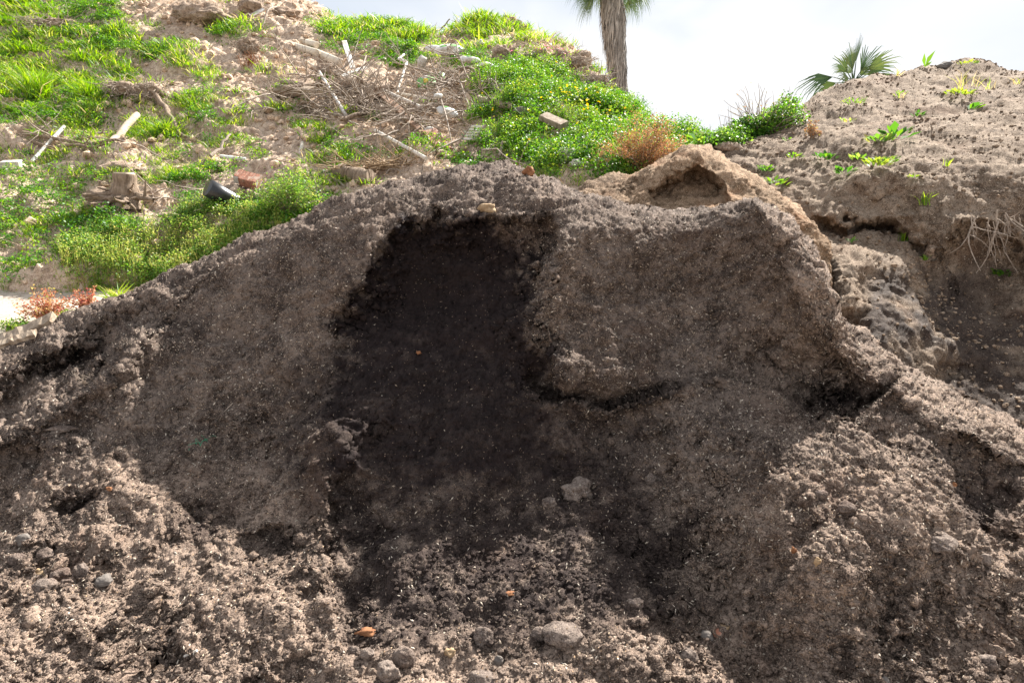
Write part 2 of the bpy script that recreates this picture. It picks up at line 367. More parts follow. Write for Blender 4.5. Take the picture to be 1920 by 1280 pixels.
# ------------------------------------------------------------------ the compost heap
pile_sky=[(-700,800),(-400,760),(-150,700),(0,650),(50,628),(100,606),(160,578),(215,553),(270,528),(330,502),(380,484),(430,462),(480,440),(520,420),(560,402),(600,384),(640,366),(680,352),(720,341),(760,331),(800,322),(850,309),(900,303),(950,306),(985,318),(1030,333),(1060,344),(1110,362),(1140,373),(1180,390),(1225,397),(1290,392),(1330,384),(1370,380),(1420,372),(1455,384),(1480,400),(1510,425),(1535,452),(1550,490),(1558,520),(1563,560),(1572,590),(1590,603),(1620,622),(1660,655),(1700,684),(1760,716),(1800,735),(1860,765),(1920,795),(2000,840),(2200,930),(2600,1060)]
K=[]
def k(u,v,Y=None,z=None): K.append((u,v,Yz(v,z) if Y is None else Y))
for v,z0 in ((1280,.08),(1600,-.06),(1900,-.10)):
    for u in (-700,-200,200,600,960,1300,1700,2100,2600): k(u,v,z=z0)
for u,v,z in ((960,1100,.17),(600,1100,.18),(200,1100,.15),(-300,1100,.08),(1300,1100,.2),(1700,1100,.30),(2100,1100,.2),(1500,1280,.06),(1750,1280,.10)): k(u,v,z=z)
for u,v,z in ((960,950,.285),(620,950,.30),(300,950,.265),(0,950,.20),(-300,950,.14),(1250,950,.33),(1500,950,.42),(1720,950,.52),(1920,950,.40),(2200,1000,.25),(300,850,.365),(480,860,.36),(30,860,.32)): k(u,v,z=z)
for u,v,z in ((900,800,.57),(650,800,.57),(-150,830,.27),(1150,800,.55),(1400,800,.62),(1600,830,.62),(1850,830,.56)): k(u,v,z=z)
for u,v,Y in ((850,700,3.62),(640,700,3.70),
              (1150,735,3.42),(1300,700,3.46),(1450,720,3.45),(1600,700,3.62),(1700,740,3.62),(1800,770,3.45),
              (850,600,3.98),(650,600,4.02),
              (1150,600,3.66),(1300,600,3.70),(1450,600,3.72),(1540,600,3.62),
              (850,500,4.22),(650,500,4.3),
              (1150,500,3.90),(1300,500,3.95),(1420,500,3.95),(1500,500,3.78),
              (850,430,4.38),(1000,420,4.25),(650,430,4.55),(1150,430,4.10),(1300,430,4.15),(1430,420,4.1),
              (700,370,4.85),(850,380,4.7),(980,370,4.6),(1080,390,4.35),(850,320,5.15),(960,320,5.1),(760,340,5.1)): k(u,v,Y)
K=[(u,v,Y if v>=800 else 2.95+(Y-2.95)*.74) for u,v,Y in K]
for u,v,Y in ((450,800,3.42),(450,700,3.66),(450,600,3.92),(450,520,4.13),(300,800,3.46),(300,700,3.72),(300,600,4.02),(180,800,3.45),(170,700,3.74),(180,630,4.0),(60,720,3.74),(60,650,4.0),(330,520,4.3),(550,430,4.25),(-100,760,3.7),(-350,800,3.6)): k(u,v,Y)
pileD=Rbf(K,3e-3)
alcove=[(690,500),(708,462),(740,425),(775,408),(815,398),(845,404),(880,398),(915,402),(960,400),(1000,395),(1040,402),(1050,440),(1022,520),(1004,600),(1010,640),(1040,690),(1060,760),(900,800),(640,780),(600,700),(620,610),(660,560)]
crack=[(985,712),(1015,745),(1050,757),(1075,748),(1105,760),(1135,766),(1170,756),(1210,746),(1260,728),(1310,712),(1352,702),(1400,722),(1450,738),(1500,752),(1545,772),(1580,780),(1620,765),(1660,742),(1690,712)]
ridgeR=[(1078,375),(1062,410),(1048,450),(1028,500),(1012,560),(1004,600),(1012,640),(1042,680),(1050,712)]
ridgeB=[(1420,385),(1462,440),(1490,510),(1530,590),(1560,640),(1620,700),(1700,745),(1790,800)]
ridgeC=[(1395,770),(1425,820),(1450,890),(1480,970),(1515,1060),(1550,1160),(1590,1290),(1620,1500)]
ridgeA=[(262,650),(225,690),(170,730),(120,760),(60,800),(-20,850),(-200,930)]
ridgeF=[(590,830),(610,900),(616,950),(618,1040),(600,1100),(640,1200),(650,1290)]
holes=[(150,945,55,22,-25,.10),(375,985,42,45,40,.10),(500,1015,55,18,-12,.10),(655,985,45,60,0,.10),(660,1130,25,60,0,.05),(1080,935,35,28,0,.06),(1225,1050,32,32,0,.07),(1130,1010,22,22,0,.05),(1360,1090,70,90,20,.04),(1440,1230,70,50,0,.04),
       (1850,930,75,75,20,.14),(150,672,50,16,-20,.13),(70,700,60,12,-20,.06),(40,860,40,20,0,.05),(60,1030,60,10,0,.03),(660,597,42,14,0,.10),(640,640,26,12,20,.06),(1460,470,20,16,0,.06),(1320,610,20,14,0,.04),(1440,660,60,40,10,.07),(1030,650,22,22,0,.07),(1560,745,60,22,0,.14),(1800,600,30,20,0,0.)]
def pileY(u,v):
    w=np.stack([u,v,0*u],-1)
    ju=fbm(w,1/55.,4,.6,3)*26; jv=fbm(w,1/55.,4,.6,9)*26
    uu,vv=u+ju+fbm(w,1/16.,3,.6,13)*14,v+jv+fbm(w,1/16.,3,.6,19)*14
    Y=pileD(u,v)
    # scooped alcove: a sharp broken brow, fading out downhill
    sd_=poly_sd(uu,vv,alcove)
    low=sm(640,520,v)
    Y=Y+sm(-4,26,sd_)*.15*low+sm(0,90,sd_)*.16*sm(760,560,v)
    Y=Y+.26*spot(u,v,1290,560,150,140)+.10*spot(u,v,1480,700,110,60)-.06*spot(u,v,880,860,190,110)
    # right wall of the alcove: the block right of the edge stands forward
    d,s=seg_d(u+ju*.3,v+jv*.3,ridgeR); rng=sm(370,440,v)*sm(790,700,v)
    side=d*np.where(s<0,1,-1)
    Y=Y-.19*sm(-14,5,side)*np.exp(-np.maximum(side,0)/120)*rng - .05*np.exp(-((side-30)/28.)**2)*rng*sm(640,500,v)
    # loose lip under the steep face, the face slightly undercut above it
    d,s=seg_d(u+ju*.25,v+jv*.25,crack); e=sm(975,1010,u)*sm(1705,1670,u)
    above=np.where(s<0,d,-d); deep=.075+.13*sm(1130,1040,u)+.12*sm(1440,1540,u)
    Y=Y+e*deep*sm(-2,2,above)*np.exp(-np.maximum(above,0)/22.) - e*.05*np.exp(-(np.minimum(above,0)/25.)**2)*(above<0)
    for R,a,w_ in ((ridgeB,.26,(30,80)),(ridgeC,.12,(42,170)),(ridgeA,.16,(60,26)),(ridgeF,.06,(22,30)),(ridgeR,.05,(14,40))):
        d,s=seg_d(u+ju*.5,v+jv*.5,R); side=np.where(s<0,d,-d)
        Y=Y-a*np.exp(-np.sqrt((d/np.where(side>0,w_[1],w_[0]))**2+.12)+.35)*(rng if R is ridgeR else sm(740,840,v) if R is ridgeC else 1)*(sm(1290,1000,v)*.6+.4)
    d,s=seg_d(uu,vv,ridgeB); side=np.where(s<0,d,-d)      # right of the big ridge the ground falls away
    Y=Y+.16*sm(10,110,side)*sm(380,520,v)*sm(900,700,v)
    d,s=seg_d(uu,vv,ridgeA); side=np.where(s<0,d,-d)      # trough between the left shoulder and the near slope
    Y=Y+.16*np.exp(-((d-55)/38.)**2)*(s>0)
    d,s=seg_d(u+ju*.6,v+jv*.3,ridgeF); Y=Y+.07*sm(-2,7,np.where(s<0,d,-d))*np.exp(-d/60.)*sm(850,930,v)*sm(1240,1100,v)
    ang=np.arctan2(u-930,v-260+1e-3); Y=Y+.035*np.sin(ang*17+2.2*ju/26+.6)*sm(560,820,v)*sm(1500,1250,v)*sm(.12,.35,np.abs(ang+.05))
    q_=(u*.8+v*.55)+ju*2.4; Y=Y+.022*(np.abs(np.sin(q_/38.))-.6)*sm(1070,1130,u)*sm(1540,1480,u)*sm(400,450,v)*sm(740,690,v)
    for (cu,cv,ru,rv,rot,a) in holes: Y=Y+a*spot(uu,vv,cu,cv,ru,rv,rot)*1.
    return Y
def near_f(P): return np.clip(3.2/np.maximum(P[:,1],.8),.6,1.5)
def pile_disp1(P,u,v,N):
    foot=sm(820,960,v)
    d=fbm(P,2.2,3,.5,1)*.085
    r=np.abs(fbm(P,4.3,4,.55,51)); d+=-r*.055
    r2=np.abs(fbm(P,10,3,.55,57)); d+=-r2*(.024-.010*foot)
    d+=fbm(P,12,3,.55,2)*(.011-.001*foot)
    return d
def pile_disp2(P,u,v,N):
    foot=sm(800,980,v); crz=sm(-30,60,poly_sd(u,v,crumb_poly))
    m=noise(P,2.3,21); m2=noise(P,4.3,27)
    Q=P+.02*np.stack([noise(P,22,61),noise(P,22,62),noise(P,22,63)],-1)
    c=1-np.clip(cell(Q,12,5)*1.6,0,1); c2=1-np.clip(cell(Q,33,6)*1.5,0,1); c3=1-np.clip(cell(Q,90,7)*1.3,0,1)
    d=c**1.3*.014*foot*sm(.2,.55,m+.35*crz) + c2*(.003+.006*sm(.15,.5,m2+.4*crz)*(.2+.8*foot)) + c3*.003
    fc=1-foot; pit=np.clip(noise(P,13,101)+.4*noise(P,31,102)-.28,0,1)
    d+=fc*((1-np.clip(cell(Q,24,9)*1.5,0,1))*.011*sm(-.1,.4,noise(P,3.7,103)+.2) + c3*.004 - pit*.05*(.5+noise(P,2.1,104)) + noise(P,44,105)*.006)
    d+=fbm(P,70,3,.8,4)*(.011-.0048*foot)
    d+=noise(P,24,8)*(.008-.001*foot)
    return d
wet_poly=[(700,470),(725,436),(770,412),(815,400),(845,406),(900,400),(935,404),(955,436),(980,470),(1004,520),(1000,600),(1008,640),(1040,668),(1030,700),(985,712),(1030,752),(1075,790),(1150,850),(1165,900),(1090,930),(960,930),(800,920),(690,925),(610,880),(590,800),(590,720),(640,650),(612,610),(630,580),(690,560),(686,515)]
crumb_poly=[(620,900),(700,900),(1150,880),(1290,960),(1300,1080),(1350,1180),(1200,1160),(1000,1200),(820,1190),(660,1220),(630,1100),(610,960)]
def pile_moist_shade(P,u,v):  # wet patch and damp crumbs, plus painted shade in the recesses
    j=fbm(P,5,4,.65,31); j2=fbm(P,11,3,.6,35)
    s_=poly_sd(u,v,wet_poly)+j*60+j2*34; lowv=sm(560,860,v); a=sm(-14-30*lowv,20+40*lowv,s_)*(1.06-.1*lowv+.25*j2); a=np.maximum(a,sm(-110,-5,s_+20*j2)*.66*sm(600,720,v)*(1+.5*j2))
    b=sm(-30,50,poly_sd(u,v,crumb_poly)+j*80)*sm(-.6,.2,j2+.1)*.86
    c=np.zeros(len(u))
    for (cu,cv,ru,rv,rot,am) in holes[:12]: c=np.maximum(c,spot(u,v,cu,cv,ru*1.05,rv*1.05,rot)*.75*(am>.04))  # shade of the hollows, darkened into the colour
    c=np.maximum(c,.85*spot(u,v,1575,752,85,26,-8)); c=np.maximum(c,.7*spot(u,v,1850,930,80,70,20)); a=a*(1-.03*sm(540,700,v))  # shade in the hole and right hollow, also put into colour
    c=np.maximum(c,.55*sm(16,2,seg_d(u,v,crack)[0])*(u<1300))  # crevice shade painted along the crack
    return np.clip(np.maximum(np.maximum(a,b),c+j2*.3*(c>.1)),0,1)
def pile_dry_lit(P,u,v):
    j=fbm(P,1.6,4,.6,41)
    return np.clip(.12+.5*j+.85*sm(800,960,v+j*120)*(1-.75*sm(-60,60,poly_sd(u,v,crumb_poly)+j*60))+.6*sm(1380,1480,u+j*60),0,1)  # paler crust; sunlight on foot and right slope is put into colour
pile=Layer('compost_heap',cols(-700,-40,1960,2600,2.0),1900,pile_sky,pileY,640,M['compost'],disp=(pile_disp1,pile_disp2),rim=(.28,46),attrs={'moist':pile_moist_shade,'dry':pile_dry_lit},rowpow=.8)
tag(pile.obj,'big brown compost heap with a dark moist scooped hollow, filling the foreground','compost heap')
print('pile',time.time()-T0)
# ------------------------------------------------------------------ knoll behind the crest
knoll_sky=[(1030,420),(1070,372),(1100,345),(1130,330),(1160,325),(1188,327),(1205,318),(1240,299),(1270,282),(1295,274),(1320,274),(1345,282),(1362,298),(1385,312),(1410,326),(1440,346),(1470,366),(1510,400),(1560,460)]
K=[]
for a in ((1040,470,4.9),(1100,400,5.1),(1100,350,5.4),(1160,335,5.6),(1160,400,5.0),(1240,400,4.9),(1300,395,4.95),(1380,390,4.8),(1460,400,4.7),(1540,480,4.5),(1200,340,5.3),(1290,300,5.25),(1340,300,5.3),(1420,350,5.2),(1300,500,4.5),(1040,520,4.6),(1540,560,4.3)): k(*a)
knollD=Rbf(K,3e-3)
cave=[(1215,372),(1230,345),(1262,325),(1300,312),(1335,322),(1362,345),(1368,385),(1290,400),(1225,400)]
def knollY(u,v):
    w=np.stack([u,v,0*u],-1); j=fbm(w,1/30.,3,.6,3)*14
    return knollD(u,v)+.30*sm(-3,16,poly_sd(u+j,v+j,cave))*sm(410,360,v)+.1*spot(u,v,1160,360,40,20)
def knoll_disp(P,u,v,N): return fbm(P,5,5,.55,12)*.05+(1-np.clip(cell(P,22,5)*1.3,0,1))*.014+fbm(P,50,2,.7,14)*.01
knoll=Layer('compost_knoll',np.arange(1030,1560,2.),560,knoll_sky,knollY,150,M['mound'],disp=(knoll_disp,),rim=(.25,26),attrs={'moist':lambda P,u,v:0*u+.25*sm(1200,1150,u)},back=(14,2.,.15,.5))
tag(knoll.obj,'tan peaked knoll with a crumbled orange-brown hollow, just behind the crest of the heap','compost knoll')
# ------------------------------------------------------------------ earth bank on the right
bank_sky=[(1180,360),(1240,300),(1290,272),(1340,268),(1390,262),(1440,246),(1480,232),(1500,206),(1530,182),(1560,163),(1600,148),(1650,143),(1690,141),(1715,132),(1745,126),(1775,122),(1790,117),(1830,108),(1862,112),(1878,126),(1900,132),(1940,134),(2050,120),(2250,90),(2600,60)]
K=[]
for a in ((1200,420,6.6),(1300,290,7.2),(1300,420,6.2),(1400,300,6.9),(1400,420,5.9),(1500,230,7.9),(1500,330,6.4),(1600,170,8.6),(1600,300,6.3),(1700,180,8.5),(1700,300,6.1),(1830,130,9.3),(1830,200,7.8),(1900,300,5.9),(1800,380,5.55),
 (1560,410,5.75),(1560,430,5.75),(1650,430,5.7),(1750,440,5.5),(1880,430,5.45),(1880,540,5.35),(1800,520,5.3),(1600,480,5.1),(1600,540,4.85),(1700,500,5.2),(1700,560,5.0),(1800,600,4.95),(1900,600,4.95),(1650,620,4.5),(1750,680,4.5),(1900,700,4.5),(1850,760,4.2),(1700,760,4.2),(1920,820,4.0),(1600,700,4.2),(2100,300,5.9),(1900,160,8.6),(2100,600,4.7),(2100,850,3.9),(2400,200,7.),(2400,600,4.7),(2600,900,3.8),(1400,560,5.0),(1400,760,4.2),(2600,1100,3.2),(1500,1100,3.4)): k(*a)
bankD=Rbf(K,2e-3)
lobe=[(1535,440),(1560,452),(1600,458),(1640,478),(1648,500),(1640,520),(1622,560),(1630,585),(1600,600),(1560,600)]
lobe2=[(1640,480),(1680,476),(1720,500),(1730,545),(1760,580),(1800,640),(1760,760),(1600,760),(1600,600)]
def bankY(u,v):
    w=np.stack([u,v,0*u],-1); j=fbm(w,1/60.,4,.6,3)*30; j2=fbm(w,1/60.,4,.6,8)*30
    uu,vv=u+j,v+j2
    Y=bankD(u,v)
    Y-=.22*sm(-8,30,poly_sd(u+j*.3,v+j2*.3,lobe))+.18*sm(-6,40,poly_sd(u+j*.3,v+j2*.3,lobe2))
    Y+=.30*spot(uu,vv,1590,432,60,13,4)+.25*spot(uu,vv,1660,445,50,16,20)+.10*spot(uu,vv,1860,500,60,60)+.12*spot(uu,vv,1770,540,25,60,-20)
    d,s=seg_d(uu,vv,[(1540,405),(1620,408),(1700,400),(1740,420),(1790,425),(1830,410),(1920,440)]); Y-=.10*np.exp(-(d/22.)**2)
    for (cu,cv,ru,rv,a) in ((1720,460,16,10,.12),(1850,350,30,14,.05),(1770,580,10,10,.08),(1800,700,40,20,.08),(1600,300,50,8,.03),(1750,240,80,8,-.05),(1850,195,70,12,-.08),(1640,335,60,16,-.06),(1800,440,16,22,-.12),(1770,460,16,22,-.10)): Y+=a*spot(uu,vv,cu,cv,ru,rv)
    return Y
def warp(P,s,a): return P+a*np.stack([noise(P,s,61),noise(P,s,62),noise(P,s,63)],-1)
def bank_disp(P,u,v,N):
    Q=warp(P,4,.12)
    t=np.abs(fbm(P,3.2,4,.55,15))
    return fbm(P,1.7,4,.5,12)*.09-t*.04+(1-np.clip(cell(Q,7,5)*1.3,0,1))**2*.05*sm(-.1,.4,noise(P,1.7,91))+(1-np.clip(cell(Q,24,6)*1.3,0,1))*.008*sm(.0,.4,noise(P,3,92))+fbm(P,9,5,.7,14)*.022
bank=Layer('earth_bank',cols(1180,1300,1960,2600,2.2),[(1180,760),(1500,900),(1700,1000),(2600,1150)],bank_sky,bankY,330,M['bank'],disp=(bank_disp,),rim=(.35,30),attrs={'moist':lambda P,u,v:np.clip(.82*sm(440,540,v)*sm(-.45,.15,fbm(P,2.2,4,.6,3)+.1)*(1-.9*sm(-10,20,poly_sd(u,v,lobe)))*sm(1620,1660,u+.2*(v-500)),0,1)*(1-.5*sm(1800,1900,u)*sm(620,560,v))},back=(20,6.,.1,.25),zmin=-.3)  # shadowed foot painted darker through the moist colour, sunlit lobe left out
tag(bank.obj,kind='structure')
print('bank',time.time()-T0)
# ------------------------------------------------------------------ the green hillside on the left
hill_sky=[(-900,-700),(-400,-520),(0,-330),(250,-190),(400,-95),(500,-42),(560,-14),(590,2),(620,24),(650,40),(700,46),(760,50),(820,57),(870,56),(900,48),(950,46),(1000,63),(1040,76),(1080,94),(1098,106),(1106,130),(1120,152),(1140,170),(1156,188),(1163,201),(1200,222),(1250,248),(1290,270),(1340,292),(1420,330)]
hill_bot=[(-900,600),(-300,560),(0,531),(150,527),(330,520),(500,515),(700,480),(1000,440),(1420,440)]
K=[]
for a in ((-900,600,9.5),(-300,570,9.5),(0,531,9.6),(150,527,9.7),(330,520,9.8),(500,515,9.9),(700,480,9.6),(1000,430,9.4),(1300,430,9.4),
 (0,400,11.2),(250,400,11.2),(500,400,11.1),(700,380,10.9),(0,280,13.0),(250,280,13.),(500,280,12.9),(700,300,12.1),(900,300,11.5),(1050,330,10.7),(1200,330,10.4),
 (0,120,16.2),(250,120,16.2),(500,120,16.1),(700,180,14.6),(900,180,14.),(1050,200,13.2),(1200,250,12.),(0,-100,22.4),(300,-50,21.4),(580,10,20),(700,60,18.7),(850,70,18.6),(950,60,18.4),(1060,100,16.8),(1140,190,14.3),(1280,280,12),(-500,200,14.2),(-500,-300,27),(-900,-600,32),(1400,340,11)): k(*a)
K=[(u,v,Y if Y<9.7 else 9.7+(Y-9.7)*1.2) for u,v,Y in K]
hillD=Rbf(K,2e-3)
def hillY(u,v):
    w=np.stack([u,v,0*u],-1); j=fbm(w,1/70.,4,.6,3)*36; j2=fbm(w,1/70.,4,.6,8)*30
    uu,vv=u+j,v+j2
    Y=hillD(u,v)
    for (cu,cv,ru,rv,rot,a) in ((560,165,90,16,28,-.35),(575,192,70,12,28,.45),(680,165,60,18,10,-.25),(690,205,60,14,10,.35),(420,15,70,18,5,-.3),(350,30,60,20,0,-.3),(855,245,50,40,0,.4),(800,150,60,26,0,.25),(940,100,60,18,20,-.3),(1000,130,80,16,25,.2),(1090,130,40,24,30,-.35),(1120,170,40,14,40,-.2),(430,350,50,16,20,-.25),(220,340,60,20,0,-.2),(280,190,50,14,10,-.2),(870,300,40,16,0,.25),(380,380,60,20,0,.1)): Y+=a*spot(uu,vv,cu,cv,ru,rv,rot)
    return Y
def hill_disp(P,u,v,N):
    Q=warp(P,1.6,.25)
    top=sm(.3,.0,np.abs(fbm(P,.6,2,.5,88)))
    return fbm(P,.7,4,.5,12)*.32-np.abs(fbm(P,1.8,3,.55,15))*.16+(1-np.clip(cell(Q,3.2,5)*1.3,0,1))**2*.10*sm(-.2,.3,noise(P,.8,3)+.3*sm(760,900,u)*sm(240,120,v))+(1-np.clip(cell(Q,8,6)*1.3,0,1))*.035+fbm(P,12,3,.7,14)*.045
hill=Layer('hillside',cols(-900,-40,1420,1420,2.6,20),hill_bot,hill_sky,hillY,300,M['hill'],disp=(hill_disp,),rim=(.6,30),attrs={'moist':lambda P,u,v:0*u},back=(18,8.,.1,.15),zmin=-.9,skirt=.8)
tag(hill.obj,kind='structure')
print('hill',time.time()-T0)
# ------------------------------------------------------------------ small builders
def unit(a): return a/np.maximum(np.linalg.norm(a,axis=-1,keepdims=True),1e-9)
def rdir(n): return unit(RNG.normal(size=(n,3)))
class MB:
    def __init__(s): s.V=[];s.F={};s.n=0;s.A=[]
    def add(s,V,*faces,a=None):
        V=np.asarray(V,float); 
        for f in faces:
            f=np.asarray(f); s.F.setdefault(f.shape[1],[]).append(f+s.n)
        s.V.append(V); s.n+=len(V); s.A.append(np.full(len(V),.5) if a is None else np.broadcast_to(a,len(V)).copy()); return s
    def build(s,name,mat,parent=None,org=None,smooth=True):
        V=np.concatenate(s.V); org=V.mean(0) if org is None else np.asarray(org,float)
        base=np.zeros(3) if parent is None else np.array(parent.location)
        if parent is None: V=V-org
        else: V=V-base
        o=np_mesh(name,V,[np.concatenate(f) for f in s.F.values()],mat,parent,smooth,attrs={'rnd':np.concatenate(s.A)})
        if parent is None: o.location=org
        return o
def empty(name,loc):
    o=bpy.data.objects.new(name,None); o.empty_display_size=.1; COL.objects.link(o); o.location=loc; return o
def blades(mb,P,D,h,w,curl=.5,rnd=None):
    """grass blades: base P, lean direction D (n,3), height h, width w"""
    n=len(P); h=np.broadcast_to(h,n)[:,None]; w=np.broadcast_to(w,n)[:,None]
    up=unit(D+np.array([0,0,0.])); lean=unit(rdir(n)*[1,1,.1]); side=unit(np.cross(up,rdir(n)))
    m=P+up*h*.55+lean*h*.12*curl; t=P+up*h*.92+lean*h*.55*curl
    V=np.stack([P-side*w*.5,P+side*w*.5,m+side*w*.4,m-side*w*.4,t],1).reshape(-1,3)
    b=np.arange(n)[:,None]*5
    mb.add(V,b+np.array([[0,1,2,3]]),b+np.array([[3,2,4]]),a=np.repeat(RNG.random(n) if rnd is None else rnd,5))
def leaves(mb,P,size,upb=.6,wide=.38,rnd=None,D=None):
    n=len(P); s=np.broadcast_to(size,n)[:,None]
    d=unit(rdir(n)*[1,1,.5]+[0,0,.25]) if D is None else unit(D)
    nn=unit(rdir(n)+np.array([0,0,upb*2.2])); side=unit(np.cross(d,nn)); nn2=np.cross(side,d)
    V=np.stack([P,P+d*s*.5+side*s*wide+nn2*s*.08,P+d*s,P+d*s*.5-side*s*wide+nn2*s*.08],1).reshape(-1,3)
    b=np.arange(n)[:,None]*4
    mb.add(V,b+np.array([[0,1,2,3]]),a=np.repeat(RNG.random(n) if rnd is None else rnd,4))
def tube(mb,pts,r,k=6,caps=True,a=.5):
    pts=np.asarray(pts,float); n=len(pts); r=np.broadcast_to(r,n)
    t=np.empty_like(pts); t[1:-1]=pts[2:]-pts[:-2]; t[0]=pts[1]-pts[0]; t[-1]=pts[-1]-pts[-2]; t=unit(t)
    ref=np.array([0,0,1.]) if abs(t[0][2])<.9 else np.array([1.,0,0]); s_=unit(np.cross(t,ref)); u_=np.cross(s_,t)
    ang=np.arange(k)/k*2*np.pi
    V=pts[:,None]+r[:,None,None]*(s_[:,None]*np.cos(ang)[None,:,None]+u_[:,None]*np.sin(ang)[None,:,None])
    i=np.arange(n*k).reshape(n,k); f=np.stack([i[:-1],np.roll(i[:-1],-1,1),np.roll(i[1:],-1,1),i[1:]],-1).reshape(-1,4)
    mb.add(V.reshape(-1,3),f,a=a)
    if caps:
        for e,o in ((0,-1),(n-1,1)):
            c=V[e]; j=np.arange(k); ff=np.stack([np.full(k,k),j,np.roll(j,-1)] if o>0 else [np.full(k,k),np.roll(j,-1),j],-1)
            mb.add(np.vstack([c,pts[e]]),ff,a=a)
_ico={}
def ico(sub):
    if sub not in _ico:
        import bmesh
        bm=bmesh.new(); bmesh.ops.create_icosphere(bm,subdivisions=sub,radius=1); 
        _ico[sub]=(np.array([v.co[:] for v in bm.verts]),np.array([[v.index for v in f.verts] for f in bm.faces])); bm.free()
    return _ico[sub]
def lump(mb,c,dims,rough=.25,sub=3,axes=None,seed=None,flat=0,a=.5,fine=.05):
    V,Fc=ico(sub); seed=RNG.integers(1,9999) if seed is None else seed
    d=1+rough*fbm(V+seed*1.37,1.1,2,.5,seed%50)*1.6+fine*fbm(V+seed,4,3,.6,seed%31)
    q=V*d[:,None]
    if flat: q=np.clip(q,-1+flat*.5,1-flat*.5)
    q=q*np.asarray(dims)
    if axes is not None: q=q@np.asarray(axes)
    mb.add(q+c,Fc,a=a)
def frame(n,ang=0):
    n=unit(np.asarray(n,float)); x=unit(np.cross([0,1,0],n)); y=np.cross(n,x)
    c,s=math.cos(ang),math.sin(ang); return np.stack([x*c+y*s,-x*s+y*c,n])
def px(L,u,v): return float(L.at(u,v)[1])/F      # metres in one pixel of the photograph there
def stone(name,label,cat,L,u,v,w,h,mat,rough=.25,depth=None,sink=.25,ang=0,group=None,flat=0,sub=4,fine=.06):
    c=L.at(u,v); m=px(L,u,v); n=np.array([0,-.25,1.]) ; a=frame(n,math.radians(ang))
    dims=(w*m/2,(depth or w)*m/2*.8,h*m/2)
    mb=MB(); lump(mb,c+np.array([0,0,dims[2]*(1-2*sink)]),dims,rough,sub,a,flat=flat,fine=fine); o=mb.build(name,mat,org=c); return tag(o,label,cat,group)
def rod(name,label,cat,L,a,b,r,mat,ha=.05,hb=.05,k=8,bend=0,taper=1,group=None,n=9,wob=0):
    A=L.at(*a,ha); B=L.at(*b,hb); t=np.linspace(0,1,n)[:,None]; P=A*(1-t)+B*t
    s_=unit(np.cross(B-A,[0,0,1.])); P=P+np.array([0,0,1.])*bend*np.sin(t*np.pi)
    if wob: P[1:-1]+=RNG.normal(size=(n-2,3))*wob
    mb=MB(); tube(mb,P,np.linspace(r,r*taper,n),k); o=mb.build(name,mat,org=A); return tag(o,label,cat,group)
def pipe(name,label,L,a,b,r,mat,ha,hb,inner,cat='pipe'):
    """hollow pipe, open at b"""
    A=L.at(*a,ha); B=L.at(*b,hb); d=B-A; root=empty(name,A); tag(root,label,cat)
    mb=MB(); tube(mb,[A,A+d*.5,B,B+unit(d)*.004,B+unit(d)*.002],[r,r,r,r*.93,r*.86],16,False); mb.build('pipe_wall',mat,root)
    mi=MB(); tube(mi,[B+unit(d)*.002,B-unit(d)*.3],[r*.86,r*.86],16,False); tube(mi,[B-unit(d)*.28,B-unit(d)*.3],[r*.86,r*.01],16,False); mi.build('pipe_bore',inner,root); return root
def boxmesh(mb,c,dims,ax,jit=0,segs=6):
    x=np.linspace(-1,1,segs+1); ring=np.array([[-1,-.86],[-.9,-1],[.9,-1],[1,-.86],[1,.86],[.9,1],[-.9,1],[-1,.86]])
    V=np.array([[xx,y,z] for xx in x for y,z in ring])*np.asarray(dims)/2
    if jit: V=V+RNG.normal(size=V.shape)*jit
    k=8; i=np.arange(len(V)).reshape(-1,k); f=np.stack([i[:-1],np.roll(i[:-1],-1,1),np.roll(i[1:],-1,1),i[1:]],-1).reshape(-1,4)
    V=V@ax+c; mb.add(V,f,i[:1][:,::-1],i[-1:])
def plank(name,label,cat,L,a,b,w,th,mat,ha=.04,hb=.04,tilt=0,group=None,parent=None,jit=.002):
    A=L.at(*a,ha); B=L.at(*b,hb); x=unit(B-A); n=np.array([0,-.5,.87]); n=unit(n-x*(n@x)); y=np.cross(n,x)
    c_,s_=math.cos(tilt),math.sin(tilt); y2=y*c_+n*s_; n2=n*c_-y*s_
    mb=MB(); boxmesh(mb,(A+B)/2,(np.linalg.norm(B-A),w,th),np.stack([x,y2,n2]),jit)
    o=mb.build(name,mat,parent,org=A if parent is None else None,smooth=False)
    if parent is None: tag(o,label,cat,group)
    return o
def twiggy(mb,A,d,length,r,depth=2,wob=.25,k=5,nb=4):
    n=7; P=[np.array(A,float)]; dd=unit(np.asarray(d,float))
    for q in range(n-1):
        dd=unit(dd+RNG.normal(size=3)*wob); P.append(P[-1]+dd*length/(n-1))
    tube(mb,P,np.linspace(r,r*.35,n),k,False,a=RNG.random())
    if depth>1:
        for q in range(nb):
            j=RNG.integers(1,n-1); twiggy(mb,P[j],unit(dd+rdir(1)[0]*.9),length*.5,r*.5,depth-1,wob,4,max(nb-1,1))
